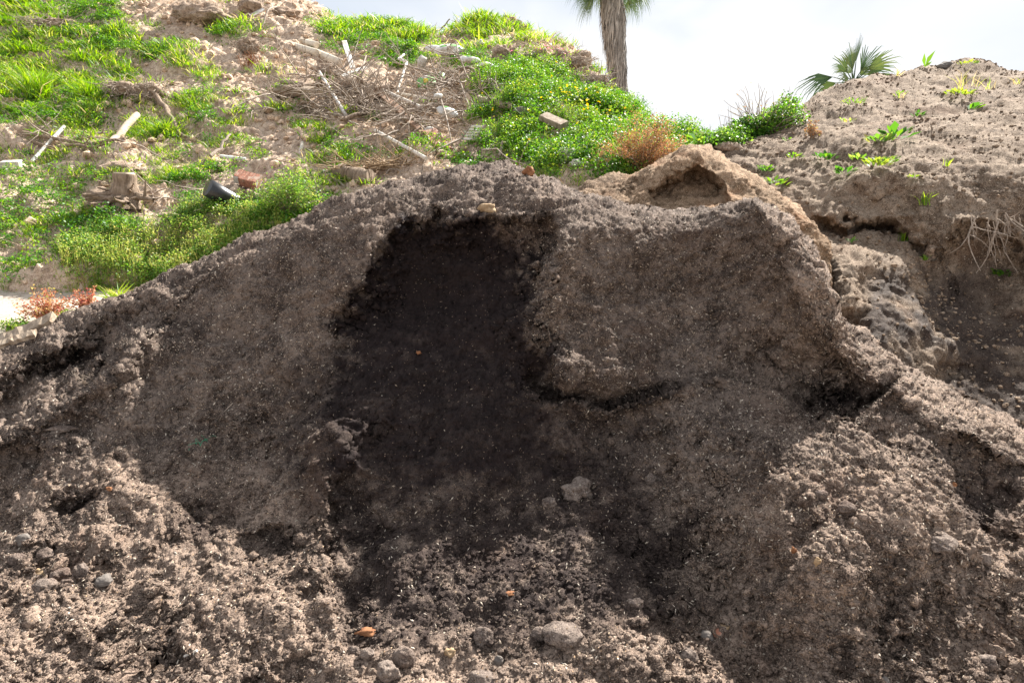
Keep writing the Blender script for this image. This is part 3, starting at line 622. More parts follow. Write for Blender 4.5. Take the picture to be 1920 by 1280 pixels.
# ------------------------------------------------------------------ ground cover on the hillside (nobody could count it)
def mask(spots):
    def f(u,v):
        o=np.zeros(len(u))
        for (cu,cv,ru,rv,rot,w) in spots:
            q=spot(u,v,cu,cv,ru,rv,rot); o=np.maximum(o,w*sm(.18,.62,q))
        return o
    return f
G_SP=[(60,140,110,90,20,1),(150,190,90,50,25,1),(30,60,90,60,0,.7),(190,130,60,40,20,.9),(300,240,45,40,10,1),(360,212,44,26,10,.6),(385,185,34,16,0,.8),(312,315,52,36,0,1),(150,325,110,40,8,.45),(110,420,100,40,0,.35),(300,100,90,14,22,.45),(370,120,60,18,35,.45),
      (470,290,30,12,20,.4),(610,270,70,18,38,.8),(640,320,60,20,30,.8),(600,345,60,16,20,.5),(420,215,60,40,20,.3),(350,300,80,30,10,.4),(870,58,70,12,0,.5),(950,48,40,10,0,.8),(700,62,110,16,5,.5),(960,65,90,18,10,.25),(520,200,26,10,10,.35),(655,215,14,12,0,.9),(890,90,50,12,0,.4),
      (1050,300,70,50,20,.6),(1000,270,70,30,20,.5),(1060,340,60,20,0,.9),(40,330,60,40,0,.3),(230,270,120,18,10,.3),(420,255,60,30,20,.35),(440,55,44,16,0,.4),(1100,135,30,10,30,.2),(780,285,40,14,0,.4),(60,500,80,30,0,.2),(-130,130,120,90,20,.6),(-160,380,140,60,0,.4)]
W_SP=[(50,25,80,34,0,.9),(160,22,70,34,10,1),(190,75,70,22,10,.9),(230,85,40,18,20,.7),(75,215,100,26,5,.8),(125,225,60,22,0,.8),(432,62,42,17,0,1),(290,98,60,14,20,.5),(640,66,46,28,10,1),(700,62,50,24,0,.8),(750,72,55,24,10,.8),(745,107,50,18,10,1),(700,90,50,18,20,.4),(655,276,44,24,0,1),(700,282,40,14,0,.6),(770,290,54,20,0,.7),
      (830,98,40,16,20,.5),(880,122,60,16,10,.9),(920,130,50,16,10,.8),(800,300,50,14,0,.4),(360,380,40,16,0,.3),(385,330,50,16,0,.5),(430,325,30,12,0,.4),(540,400,70,40,0,.8),(60,430,80,60,0,.6),(20,480,60,40,0,.9),(120,380,90,40,0,.45),(60,350,80,30,0,.5),(170,440,80,40,0,.8),(480,290,26,10,0,.5),(385,250,40,20,0,.4),(345,345,40,14,0,.4),(1100,150,20,10,0,.3),(530,172,20,8,0,.7),(850,320,50,20,0,.6),(930,320,50,16,0,.7),(690,230,20,8,0,.3),(-120,250,120,60,0,.5),(-130,440,130,50,0,.5)]
massL=[(880,225),(905,150),(950,125),(1000,112),(1050,148),(1100,170),(1150,196),(1210,226),(1280,262),(1330,290),(1300,330),(1110,352),(1030,350),(985,320),(940,290),(880,272)]
bandL=[(120,520),(110,470),(180,440),(300,430),(380,395),(450,385),(520,390),(560,400),(520,440),(430,480),(330,510),(240,522)]
def poly_mask(poly,soft=14):
    return lambda u,v: sm(-soft,soft,poly_sd(u,v,poly))
gm,wm_=mask(G_SP),mask(W_SP); mm,bm_=poly_mask(massL),poly_mask(bandL,10)
def patchy(P,s,lo,hi,seed): return sm(lo,hi,fbm(P,s,3,.6,seed))
# grass
mb=MB()
def gd(P,u,v): return (gm(u,v)*(.05+patchy(P,1.5,-.15,.25,5))+.035*sm(.0,.3,noise(P,.9,7)))*(v<535)*(v>-150)
P,N,u,v=hill.scatter(2700,gd)      # tufts
cnt=30; idx=np.repeat(np.arange(len(P)),cnt); n=len(idx)
sc=np.repeat(RNG.uniform(.6,1.25,len(P)),cnt)*np.clip(P[idx,1]/13,.75,1.5)
off=RNG.normal(size=(n,3))*np.array([.10,.10,.02])*sc[:,None]
D=unit(np.array([0,-.15,1.])+off*3.2/sc[:,None]+RNG.normal(size=(n,3))*.28)
tone=np.repeat(RNG.normal(.5,.17,len(P)),cnt)
blades(mb,P[idx]+off,D,RNG.uniform(.04,.165,n)*sc,RNG.uniform(.008,.018,n)*sc,1.3,np.clip(tone+RNG.normal(size=n)*.28,0,1))
P,N,u,v=hill.scatter(30000,lambda P,u,v:(.3*gd(P,u,v)+.02*gm(u,v)))
blades(mb,P,unit(np.array([0,-.2,1.])+RNG.normal(size=P.shape)*.4),RNG.uniform(.05,.13,len(P)),RNG.uniform(.007,.012,len(P)),1.2)
o=mb.build('grass',M['grass'],org=(0,0,0)); tag(o,'bright green grass tufts growing over the left hillside','grass',kind='stuff')
# leafy weeds in domed clumps
def clumps(mb,P,rad,hgt,per,size,tone_sd=.16,up=.6,base=.5,lift=0.):
    n=len(P); idx=np.repeat(np.arange(n),per); m=len(idx)
    r=np.sqrt(RNG.random(m)); a=RNG.random(m)*2*np.pi; R=rad[idx]
    top=np.sqrt(np.maximum(1-r*r,0)); hh=hgt[idx]*top*(1-RNG.random(m)**2.2*.9)
    Q=P[idx]+np.stack([np.cos(a)*r*R,np.sin(a)*r*R*.8,hh+lift],-1)+RNG.normal(size=(m,3))*.012
    tone=np.clip(base+RNG.normal(size=n)[idx]*tone_sd+RNG.normal(size=m)*.17,0,1)
    leaves(mb,Q,RNG.uniform(.6,1.3,m)*size,up,.36,tone)
mb=MB()
P,N,u,v=hill.scatter(1750,lambda P,u,v:(.5*gm(u,v)*patchy(P,1.,-.1,.3,91)+wm_(u,v)*(.15+patchy(P,1.1,-.2,.2,15)))*(v<530)*(v>-150)+.006*(v<500))
clumps(mb,P,RNG.uniform(.12,.34,len(P)),RNG.uniform(.06,.24,len(P)),85,.042)
P,N,u,v=hill.scatter(1500,lambda P,u,v:(mm(u,v)*.05+wm_(u,v)*(.2+patchy(P,1.5,-.1,.25,16))*.5+.02*gm(u,v)+.05*bm_(u,v)))
clumps(mb,P,RNG.uniform(.05,.14,len(P)),RNG.uniform(.04,.12,len(P)),16,.034,base=.6)
o=mb.build('leafy_weeds',M['weed'],org=(0,0,0)); tag(o,'low leafy green weeds scattered over the hillside soil','weeds',kind='stuff')
# the thick green bank right of the debris
mb=MB()
P,N,u,v=hill.scatter(1300,lambda P,u,v:mm(u,v)*(.06+patchy(P,1.1,-.2,.15,25)))
clumps(mb,P+np.array([0,0,.02]),RNG.uniform(.14,.32,len(P)),RNG.uniform(.08,.42,len(P)),110,.040,.27,base=.55)
P2,N,u,v=hill.scatter(2500,lambda P,u,v:mm(u,v)*sm(.0,.3,noise(P,1.2,33)))
blades(mb,P2+[0,0,.05],unit(np.array([0,-.1,1.])+RNG.normal(size=P2.shape)*.25),RNG.uniform(.2,.42,len(P2)),.012,.8,RNG.uniform(.5,1,len(P2)))
o=mb.build('green_thicket',M['lime'],org=(0,0,0)); tag(o,'thick bright green weeds covering the slope below the palm','weeds',kind='stuff')
mb=MB()
P,N,u,v=hill.scatter(60,lambda P,u,v:mm(u,v)*np.maximum(spot(u,v,1080,235,70,26,18),.05)*sm(350,300,v))
leaves(mb,P+np.array([0,0,1.])*RNG.uniform(.28,.42,len(P))[:,None],.055,1.5,.5)
leaves(mb,P+np.array([.02,0,1.])*RNG.uniform(.28,.42,len(P))[:,None],.05,1.5,.5)
o=mb.build('yellow_flowers',M['flower'],org=(0,0,0)); tag(o,'small yellow blossoms sprinkled over the green thicket','flowers',kind='stuff')
# weeds at the foot of the hill: leaves with yellowish upright stems in front
mb=MB()
P,N,u,v=hill.scatter(750,lambda P,u,v:bm_(u,v)*(.3+patchy(P,1.4,-.3,.1,45)))
clumps(mb,P,RNG.uniform(.10,.24,len(P)),RNG.uniform(.06,.26,len(P)),90,.030,.22,base=.55)
P,N,u,v=hill.scatter(900,lambda P,u,v:bm_(u,v)*sm(450,490,v+.12*(u-250))*.9+.03*bm_(u,v))
for j in range(5):
    hh=RNG.uniform(.02,.30,len(P)); leaves(mb,P+np.stack([RNG.normal(size=len(P))*.012,RNG.normal(size=len(P))*.012,hh],-1),.03,.3,.3,RNG.uniform(.7,1,len(P)))
blades(mb,P,unit(np.array([0,-.05,1.])+RNG.normal(size=P.shape)*.12),RNG.uniform(.2,.34,len(P)),.012,.3,RNG.uniform(.8,1,len(P)))
o=mb.build('foot_weeds',M['bush'],org=(0,0,0)); tag(o,'dense small-leaved weeds along the foot of the hillside above the dirt path','weeds',kind='stuff')
# dead stalks and roots littering the hillside
mb=MB()
ld=lambda P,u,v:(.05+.9*spot(u,v,700,220,120,45,10)+.7*spot(u,v,560,160,80,30,25)+.8*spot(u,v,840,170,70,60)+.4*spot(u,v,400,20,120,30)+.5*spot(u,v,1050,110,100,40,30)+.5*spot(u,v,300,385,60,20)+.4*spot(u,v,150,280,120,14,8)+.4*spot(u,v,760,320,90,20)+.3*spot(u,v,860,280,60,40))*(1-.9*mm(u,v))*(v<500)*(v>-120)
P,N,u,v=hill.scatter(9000,ld)
D=unit(np.array([.25,-.3,.12])+RNG.normal(size=P.shape)*[.9,.6,.35])
blades(mb,P+[0,0,.03],D,RNG.uniform(.08,.4,len(P)),RNG.uniform(.006,.013,len(P)),.9)
o=mb.build('dead_stalks',M['straw'],org=(0,0,0)); tag(o,'dry pale stalks and dead grass strewn among the debris','dead stalks',kind='stuff')
# loose earth lumps on hillside
def lumps_stuff(name,label,cat,L,n,dens,smin,smax,mat,sub=1,pw=2.5,mf=None):
    P,N,u,v=L.scatter(n,dens); V,Fc=ico(sub); m=len(P); k=len(V)
    s_=smin+(smax-smin)*RNG.random(m)**pw
    J=1+RNG.normal(size=(m,k))*.16
    W=V[None]*J[...,None]*(s_[:,None,None]*RNG.uniform(.6,1.3,(m,1,3)))
    an=RNG.random(m)*6.28; c,s2=np.cos(an)[:,None],np.sin(an)[:,None]
    W=np.stack([W[...,0]*c-W[...,1]*s2,W[...,0]*s2+W[...,1]*c,W[...,2]*.8],-1)+(P+N*s_[:,None]*.25)[:,None]
    F_=(Fc[None]+(np.arange(m)*k)[:,None,None]).reshape(-1,3)
    o=np_mesh(name,W.reshape(-1,3),[F_],mat,smooth=False,attrs={'rnd':np.repeat(RNG.random(m),k),'moist':np.zeros(m*k) if mf is None else np.repeat(mf(P,u,v),k),'dry':np.full(m*k,.4)}); tag(o,label,cat,kind='stuff'); return o
lumps_stuff('earth_lumps','crumbled earth lumps lying on the hillside','earth lumps',hill,7000,lambda P,u,v:(.2+patchy(P,.9,-.1,.3,71)+1.2*spot(u,v,1050,110,100,50,30))*(1-mm(u,v))*(v<520)*(v>-120),.015,.11,M['hill'])
print('veg',time.time()-T0)
# ------------------------------------------------------------------ palms
def fan(mb,A,dirv,R,n=22,spread=2.3,droop=.35,w=.028,tone=.5,face=0):
    """one fan leaf: blade segments spread from A"""
    d=unit(np.asarray(dirv,float)); s_=unit(np.cross(d,[0,0,1.])); up=np.cross(s_,d)
    tilt=RNG.uniform(-.5,.5)+face; s2=s_*math.cos(tilt)+up*math.sin(tilt); nrm=np.cross(s2,d)
    for a in np.linspace(-spread/2,spread/2,n):
        e=d*math.cos(a)+s2*math.sin(a); L_=R*(1-.2*abs(a)/spread*2)*RNG.uniform(.75,1.15); sd_=unit(np.cross(e,nrm))
        p1=A+e*L_*.5+nrm*0; p2=A+e*L_*.82-np.array([0,0,1.])*droop*L_*.18; p3=A+e*L_*.98-np.array([0,0,1.])*droop*L_*.5
        V=[A-sd_*w*.15,A+sd_*w*.15,p1+sd_*w*.8,p1-sd_*w*.8,p2+sd_*w*.35,p2-sd_*w*.35,p3]
        mb.add(V,[[0,1,2,3],[3,2,4,5]],[[5,4,6]],a=np.clip(tone+RNG.normal()*.12,0,1))
def palm(name,label,base,top,trunk_r,skirt,fronds,face=0):
    root=empty(name,base); tag(root,label,'palm tree'); base=np.array(base,float); top=np.array(top,float)
    H=np.linalg.norm(top-base); t=np.linspace(0,1,24)[:,None]; P=base*(1-t)+top*t
    mb=MB(); tube(mb,P,trunk_r*(1.25-.35*t[:,0])*(1+RNG.normal(size=24)*.03),14); mb.build('trunk',M['bark'],root)
    if skirt:
        z0,prof=skirt; mb=MB(); n=3600
        q=RNG.random(n)**.8; c=base+(top-base)*(z0+(1-z0)*q)[:,None]; an=RNG.random(n)*6.283
        rr=np.interp(q,prof[0],prof[1])*RNG.uniform(.72,1.06,n)
        o=np.stack([np.cos(an),np.sin(an),0*an],-1); A=c+o*rr[:,None]*.86+[0,0,.25]; L_=RNG.uniform(.35,.95,n)[:,None]
        sd_=np.stack([-np.sin(an),np.cos(an),0*an],-1)+RNG.normal(size=(n,3))*.25; w=RNG.uniform(.008,.034,n)[:,None]
        Bm=A+o*rr[:,None]*.16-[0,0,1]*L_*.5+RNG.normal(size=(n,3))*.02; Cc=A+o*rr[:,None]*.12-np.array([0,0,1])*L_+RNG.normal(size=(n,3))*.05
        V=np.stack([A-sd_*w,A+sd_*w,Bm+sd_*w,Bm-sd_*w,Cc],1).reshape(-1,3); b=np.arange(n)[:,None]*5
        mb.add(V,b+np.array([[0,1,2,3]]),b+np.array([[3,2,4]]),a=np.repeat(np.clip(.3+.35*q*(an>3)+RNG.normal(size=n)*.2,0,1),5)); mb.build('dead_leaf_skirt',M['thatch'],root)
    st=MB(); cr=MB()
    for (az,el,pl,R,dr) in fronds:
        d=np.array([math.sin(az)*math.cos(el),math.cos(az)*math.cos(el),math.sin(el)]); A=top; Bq=top+d*pl
        tube(st,[A,(A+Bq)/2+[0,0,.04*pl],Bq],[.022,.016,.01],5,False); d2=unit(d-np.array([0,0,dr*.5])); fan(cr,Bq,d2,R,n=22 if not face>1 else 15,spread=2.3 if not face>1 else RNG.uniform(1.0,1.7),droop=dr,w=.022*R/.9,tone=RNG.uniform(.3,.8),face=face if face>1 else face*RNG.integers(0,2))
    cr.build('crown',M['frond'],root); st.build('leaf_stalks',M['frond'],root)
    return root
PY=24.
top=at(1145,-20,PY); bot=at(1168,240,PY); bz=bot+(bot-top)*.9; bz[2]=min(bz[2],0.); 
bz=bot+(bot-top)*((bot[2]-0)/(top[2]-bot[2]))
mpx=PY/F
fr_=[]
for q in range(40):
    el=RNG.uniform(-.35,1.35); fr_.append((RNG.uniform(0,6.28),el,RNG.uniform(.5,.9),RNG.uniform(.62,.85),.8 if el<.3 else .5))
fr_+= [(-1.5,-.5,.6,.75,1.0),(1.5,-.45,.6,.7,1.0),(-1.9,-.2,.8,.7,1.),(1.8,-.15,.8,.7,1.),(-1.1,-.35,.75,.6,1.1),(1.0,-.3,.8,.6,1.1),(-1.6,.05,.9,.7,.9),(1.7,.1,.9,.7,.9),(-1.5,-.15,.55,.62,1.0),(1.6,-.05,.6,.6,1.0),(-2.0,-.3,.5,.55,1.1),(1.2,-.2,.55,.5,1.1),(-1.2,.1,.7,.5,.9)]
H=np.linalg.norm(top-bz); z0=1-np.linalg.norm(top-at(1166,196,PY))/H
palm('fan_palm','tall fan palm with a thick grey skirt of dead leaves, standing behind the hillside',bz,top,.22,(z0,([0,.1,.5,.78,.95,1.],[.19,.25,.31,.39,.35,.22])),fr_,.9)
PY=19.; c=at(1600,158,PY); fr_=[]
for (du,dv,R,dr) in ((-62,-22,34,.7),(-36,-46,44,.3),(-14,-60,44,.2),(8,-66,46,.15),(30,-58,46,.2),(58,-40,44,.3),(78,-6,38,.7),(-72,22,40,1.1),(-30,-20,40,.5),(20,-30,42,.3),(50,-16,36,.6),(-50,-6,36,.7),(0,-34,40,.2),(44,-52,44,.3),(66,-20,40,.8)):
    m=PY/F; R*=1.05; d=np.array([du*m*1.15,RNG.uniform(-.35,.35),-dv*m*1.12]); l=np.linalg.norm(d); fr_.append((math.atan2(d[0],d[1]),math.asin(d[2]/l),l*RNG.uniform(.3,.55),l*RNG.uniform(.62,.85)+.12,dr+.25))
palm('fan_palm','small green fan palm whose leaves show over the top of the earth bank',(c[0]+.1,c[1],0),c,.14,None,fr_,1.45)
# ------------------------------------------------------------------ shrubs and single plants
def shrub(name,label,cat,L,u,v,w,h,mat,n,size,stems=18,stemmat='twig',up=.5,tone=.5,spiky=0,lean=(0,0)):
    c=L.at(u,v); m=px(L,u,v); R=w*m/2; H=h*m; root=empty(name,c); tag(root,label,cat)
    st=MB(); lf=MB()
    for q in range(stems):
        a=RNG.random()*6.28; r=math.sqrt(RNG.random()); e=np.array([math.cos(a)*r*R+lean[0]*m,math.sin(a)*r*R*.8,H*(1-r*r*.55)*RNG.uniform(.45 if spiky else .7,1.2 if spiky else 1.05)])
        t=np.linspace(0,1,6)[:,None]; P=c+e*t*[1,1,1]+np.array([0,0,.08*H])*np.sin(t*3.14)+RNG.normal(size=(6,3))*R*.03; tube(st,P,np.linspace(.006,.002,6),4,False)
        k=n//stems; tt=RNG.random(k)**.6; Q=P[0]+(P[-1]-P[0])*tt[:,None]; 
        Q=c+e*tt[:,None]+np.array([0,0,.08*H])*np.sin(tt*3.14)[:,None]+RNG.normal(size=(k,3))*R*(.06 if spiky else .13)
        leaves(lf,Q,RNG.uniform(.6,1.3,k)*size,up,.34,np.clip(tone+RNG.normal()*.15+RNG.normal(size=k)*.17,0,1))
    lf.build('foliage',mat,root); st.build('stem',M[stemmat],root); return root
shrub('green_bush','rounded blue-green bush touching the left edge of the heap','bush',hill,548,408,125,92,M['bush'],5200,.034,60,tone=.6)
shrub('dry_shrub','rust-brown dried shrub standing behind the dark knoll between green weeds and knoll','shrub',hill,1198,338,170,98,M['dryplant'],8000,.028,70,up=.1,spiky=1)
shrub('dry_weed','pale dried weed at the left foot of the rust-brown shrub','weed',hill,1128,338,60,44,M['dryplant'],700,.022,26,up=.1,spiky=1,tone=.8)
bb=empty('bank_bush',bank.at(1410,262)); tag(bb,'dark green leafy bush with tall seed stems on the left shoulder of the earth bank','bush')
t=np.linspace(0,1,26); ub=1334+150*t+RNG.normal(size=26)*5; vb_=276-42*t+RNG.normal(size=26)*3
cb=bank.at(ub,vb_); mb=MB(); clumps(mb,cb,RNG.uniform(.14,.24,26),RNG.uniform(.16,.34,26)*(.35+.65*np.sin(np.clip(t*1.3+.15,0,1.5))),260,.036,.15,base=.35); mb.build('foliage',M['bush'],bb)
mb=MB()
for q in range(40): j=RNG.integers(0,26); twiggy(mb,cb[j],[RNG.normal()*.25-.1,0,1],RNG.uniform(.2,.45),.004,1,.1,4)
mb.build('stem',M['twig'],bb)
shrub('bank_bush','yellow-green leafy plant at the upper right end of the dark green bush','plant',bank,1478,232,50,50,M['lime'],900,.032,26,tone=.55)
shrub('bank_bush','low dark green plant at the lower left end of the dark green bush','plant',bank,1362,276,70,26,M['bush'],1500,.032,30,tone=.4)
shrub('seed_stalks','thin airy seed stalks rising above the dark green bush','stalks',bank,1420,250,160,86,M['dryplant'],420,.016,70,'twig',up=.2,spiky=1,tone=.9)
shrub('dry_plant','small brown dried plant on the earth bank below the small palm','plant',bank,1523,262,36,34,M['dryplant'],420,.02,22,up=.1,spiky=1,tone=.6)
shrub('lime_leaf_plant','single big lime-green leaf plant left of the dark green bush','plant',bank,1318,276,30,16,M['lime'],30,.11,6,tone=.9)
def gz(u,v): 
    Y=Yz(v,.05)
    for _ in range(4):
        p=at(u,v,Y); Y=Yz(v,ground_z(p[0],p[1]))
    return at(u,v,Y)
class GL:
    def at(s,u,v,h=0.): p=gz(u,v); return p+np.array([0,0,h])
GLy=GL()
shrub('red_weed','big pink-tinged dried weed on the dirt path at the left edge','weed',GLy,88,602,110,62,M['redplant'],1500,.03,60,'dryplant',up=.1,spiky=1)
shrub('red_weed','smaller reddish weed with magenta stems beside the grass tuft at the path','weed',GLy,165,590,70,52,M['redplant'],900,.03,34,'dryplant',up=.1,spiky=1,tone=.35)
shrub('lime_weed','yellow-green low weed in front of the pink-tinged dried weed','weed',GLy,30,622,70,26,M['lime'],700,.032,24,tone=.8)
shrub('lime_weed','low yellow-green weed between the reddish weed and the old timber','weed',GLy,130,602,60,20,M['lime'],500,.03,22,tone=.9)
def tuft(name,label,L,u,v,h,n=30,mat='grass',w=.012,spread=.35,cat='grass tuft',tone=.55):
    c=L.at(u,v); m=px(L,u,v); mb=MB(); P=c+RNG.normal(size=(n,3))*[h*m*.15,h*m*.15,.0]; D=unit(np.array([0,0,1.])+RNG.normal(size=(n,3))*spread)
    blades(mb,P,D,RNG.uniform(.6,1.15,n)*h*m,w,1.,np.clip(tone+RNG.normal(size=n)*.2,0,1)); return tag(mb.build(name,M[mat],org=c),label,cat)
tuft('grass_tuft','tall yellow-green grass tuft against the left slope of the heap',GLy,222,572,44,90,'grass',.02,.4,tone=.8)
for a in (('tall grass tuft in front of the dangling root ball',305,262,46,160,.4),('grass tuft right of the cut stump, below the flat bark slab',315,335,40,140,.6),
          ('big splayed grass clump below the dead grey brush',70,180,66,260,.5),('broad-bladed grass clump right of the splayed clump',170,190,50,180,.45),('rounded grass clump on bare soil left of the long bare slope',365,205,34,110,.4)):
    tuft('grass_tuft',a[0],hill,a[1],a[2],a[3],a[4],tone=a[5],w=.02)
for lb,u,v,h,n,mt,tn in (('yellowish grass tuft on the skyline right of the small palm',1686,146,20,14,'grass',.95),('tall thin yellow grass on the bank below the top',1804,166,44,12,'grass',.95),('thin yellow grass right of the tall thin yellow one',1830,158,26,10,'grass',.95),
    ('thin grass tuft left of the pale sandy rim',1856,166,28,10,'grass',.85),('small grass tuft at the right edge near the bank top',1908,156,16,10,'grass',.9),('grass tuft growing out of the steep face under the lime plant',1735,388,26,22,'grass',.6),
    ('grass tuft standing at the mouth of the dark cavity in the bank',1694,450,26,20,'grass',.5),('tiny grass tuft on the ledge below the cavity',1736,486,14,14,'grass',.5),('grass blade tuft by the dead root tangle',1772,312,18,8,'grass',.6),('small yellow grass sprig near the upper bank plants',1692,182,14,8,'grass',1.)):
    tuft('grass_tuft',lb,bank,u,v,h,n,mt,.008,.3,tone=tn)
def rosette(label,L,u,v,w,h,n,size,mat='weed',tone=.5,cat='plant',flat=.35):
    c=L.at(u,v); m=px(L,u,v); mb=MB(); a=RNG.random(n)*6.283; r=RNG.random(n)**.6
    D=unit(np.stack([np.cos(a),np.sin(a)*.8-.2,flat+RNG.random(n)*.7],-1)); Q=c+np.stack([np.cos(a)*r*w*m*.38,np.sin(a)*r*w*m*.3,.01+RNG.random(n)*h*m*.5],-1)
    leaves(mb,Q,RNG.uniform(.6,1.2,n)*size,1.3,.26,np.clip(tone+RNG.normal(size=n)*.18,0,1),D); tag(mb.build('leafy_plant',M[mat],org=c),label,cat)
for a in (('big-leaved green plant, the largest on the bank face',1680,262,56,26,16,.13,'weed',.35),('flat spreading green plant left of the largest one',1648,270,60,16,26,.08,'bush',.55),('low green plant at the lower left of the flat spreading one',1610,290,40,14,18,.07,'bush',.5),
    ('dark green rosette in the middle of the bank',1545,298,50,20,26,.075,'weed',.25),('green rosette left of the lime-yellow plant',1581,326,38,18,22,.07,'weed',.3),('bright lime-yellow plant on the middle of the bank',1644,322,56,26,60,.06,'lime',1.),
    ('small round green plant low on the left of the bank',1437,322,34,16,70,.035,'weed',.45),('lime-edged spreading plant just above the tan knoll shoulder',1452,352,52,22,34,.07,'lime',.7),('small lime plant above the round green one',1490,302,34,14,30,.04,'lime',.7),
    ('tiny green sprout near the dried plant',1477,268,16,10,12,.04,'weed',.6),('small dark green sprout on the upper bank',1721,222,20,12,14,.06,'weed',.3),('lime-green patch of leaves under the small palm',1602,198,54,20,60,.045,'lime',.85),
    ('bright pale-lime flat plant below the tall thin grass',1802,184,62,18,60,.06,'lime',1.),('single broad green leaf plant under the pale-lime one',1816,200,30,12,7,.11,'weed',.4),('small yellow-green plant by the sandy patch at the upper bank',1690,178,24,14,30,.04,'lime',.7),
    ('flat lime plant on the top rim of the bank',1815,126,44,8,40,.05,'lime',1.),('small green plant low on the steep right face',1874,522,38,20,60,.04,'weed',.4),('small green sprout on the pale lobe top',1594,458,14,10,14,.04,'weed',.5),
    ('tiny lime sprout right of the lime-yellow plant',1708,342,22,10,16,.04,'lime',.9),('small green leaves at the right end of the lime-yellow plant',1668,300,36,14,26,.05,'weed',.6),('faint grey-green seedlings beside the flat spreading plant',1590,232,30,10,20,.04,'bush',.8)):
    rosette(a[0],bank,*a[1:9])
c=bank.at(1734,130); mb=MB()
for d,s_ in (((.55,0,1),.24),((-.1,.1,1),.18),((.8,.1,.6),.12)): leaves(mb,np.array([c]),s_,.2,.14,np.array([.7]),np.array([d],float))
tag(mb.build('sprout',M['lime'],org=c),'upright broad-leaved sprout alone on the skyline of the bank','plant')
# ------------------------------------------------------------------ dead roots on the bank
def rootmass(name,label,L,u,v,w,h,n,mat='twig',r=.006,cat='roots',down=1.):
    c=L.at(u,v); m=px(L,u,v); mb=MB()
    for q in range(n):
        s_=c+np.array([RNG.normal()*w*m*.3,-.04-RNG.random()*.08,RNG.normal()*.03]); twiggy(mb,s_,[RNG.normal()*(.6-.35*down),-.2,-down],h*m*RNG.uniform(.4,1.),r*RNG.uniform(.4,1),2,.15,4,3)
    return tag(mb.build(name,M[mat],org=c),label,cat)
rootmass('hanging_roots','pale roots hanging down the steep right face of the bank','roots' and bank,1848,408,46,120,9,'twig',.009)
rootmass('hanging_roots','short pale roots at the right edge above the small green plant',bank,1892,408,44,50,8,'twig',.008)
rootmass('root_tangle','small grey tangle of dead roots lying on the bank right of the lime-yellow plant',bank,1748,312,40,18,12,'twig',.006,down=.1)
# stones and ledges on the bank
for a in (('stone','pale rounded block under the cavity ledge on the bank',1742,462,26,36,'earthclod'),('stone','small grey rock on the skyline left of the rocky cap',1776,122,30,16,'rockgrey'),('clod','wedge of brown bark-like soil left of the bush foot',1366,278,42,20,'earthclod')):
    stone(a[0],a[1],'rock',bank,a[2],a[3]+a[5]*.2,a[4],a[5],M[a[6]],.4,sink=.45)
# ------------------------------------------------------------------ debris on the hillside
pipe('drain_pipe','beige plastic pipe with its open end in front, the longest of the three',hill,(575,92),(638,126),.095,M['pvc'],.05,.16,M['pipedark'])
pipe('drain_pipe','beige plastic pipe lying lowest of the three, half buried in soil',hill,(546,86),(594,112),.085,M['pvc'],.02,.14,M['pipedark'])
pipe('drain_pipe','short beige pipe whose open end rests on the longest pipe',hill,(566,84),(594,101),.075,M['pvc'],.10,.24,M['pipedark'])
class PT:
    def at(s,u,v,h=0.): return np.array(h,float)
_g=hill.at(408,384,.0); _b=at(390,352,_g[1]-.45); _a=at(440,380,_g[1]-.15)
pipe('black_pipe','black plastic pipe with its open mouth up to the left, beside the brick chunk',PT(),(0,0),(0,0),.15,M['black'],_a,_b,M['pipedark'])
stone('plastic_sheet','crumpled black plastic under the black pipe','plastic',hill,408,386,70,18,M['black'],.5,sink=.2)
P_=lambda *a,**k: plank(*a,**k)
P_('board','white board standing up against the slope, right of the pipes','board',hill,(646,98),(661,138),.12,.04,M['white'],.30,.16)
P_('board','white board lying level across the foot of the standing white board','board',hill,(640,146),(689,138),.13,.05,M['white'],.12,.14)
P_('board','short pale board left of the crossed white boards','board',hill,(628,140),(662,147),.09,.03,M['palewood'],.10,.12)
P_('timber','dark weathered beam sticking out of the earth below the pipes','timber',hill,(520,160),(590,192),.16,.14,M['wood'],.04,.16)
rod('pole','thin pale pole slanting down from the buried roots to the white boards','pole',hill,(573,127),(626,149),.028,M['pvc'],.12,.10)
rod('metal_pole','dull metal pole pointing downhill through the brush','pole',hill,(600,152),(652,242),.035,M['metal'],.22,.14)
rod('bent_pole','white bent pole, its long straight part','pole',hill,(742,178),(763,138),.032,M['white'],.10,.26)
mb=MB(); A=hill.at(763,138,.28); tube(mb,[A,hill.at(749,126,.26),hill.at(757,114,.20)],.03,8); tag(mb.build('bent_pole',M['white'],org=A),'short crooked white piece at the upper end of the bent pole','pole')
rod('pole','long pale pole lying across the brush above the brown board','pole',hill,(711,180),(790,221),.038,M['palewood'],.22,.18)
P_('board','long reddish-brown board lying downhill through the brush','board',hill,(714,186),(794,258),.15,.035,M['brownwood'],.20,.12)
rod('pole','pale pole lying right of the long pole, under the green bag','pole',hill,(744,186),(820,202),.032,M['pvc'],.16,.16)
rod('pole','thin white pole in front, lowest of all, pointing at the heap','pole',hill,(704,258),(802,322),.035,M['palewood'],.16,.10)
rod('branch','thin branch running down beside the brown board','branch',hill,(770,240),(812,284),.018,M['twig'],.2,.1)
P_('board','flat red-brown board below the white concrete lump','board',hill,(804,270),(836,300),.26,.04,M['brick'],.14,.08)
stone('concrete_lump','rounded white concrete lump on top of the flat red-brown board','concrete',hill,806,266,20,18,M['conc'],.12,sink=.0)
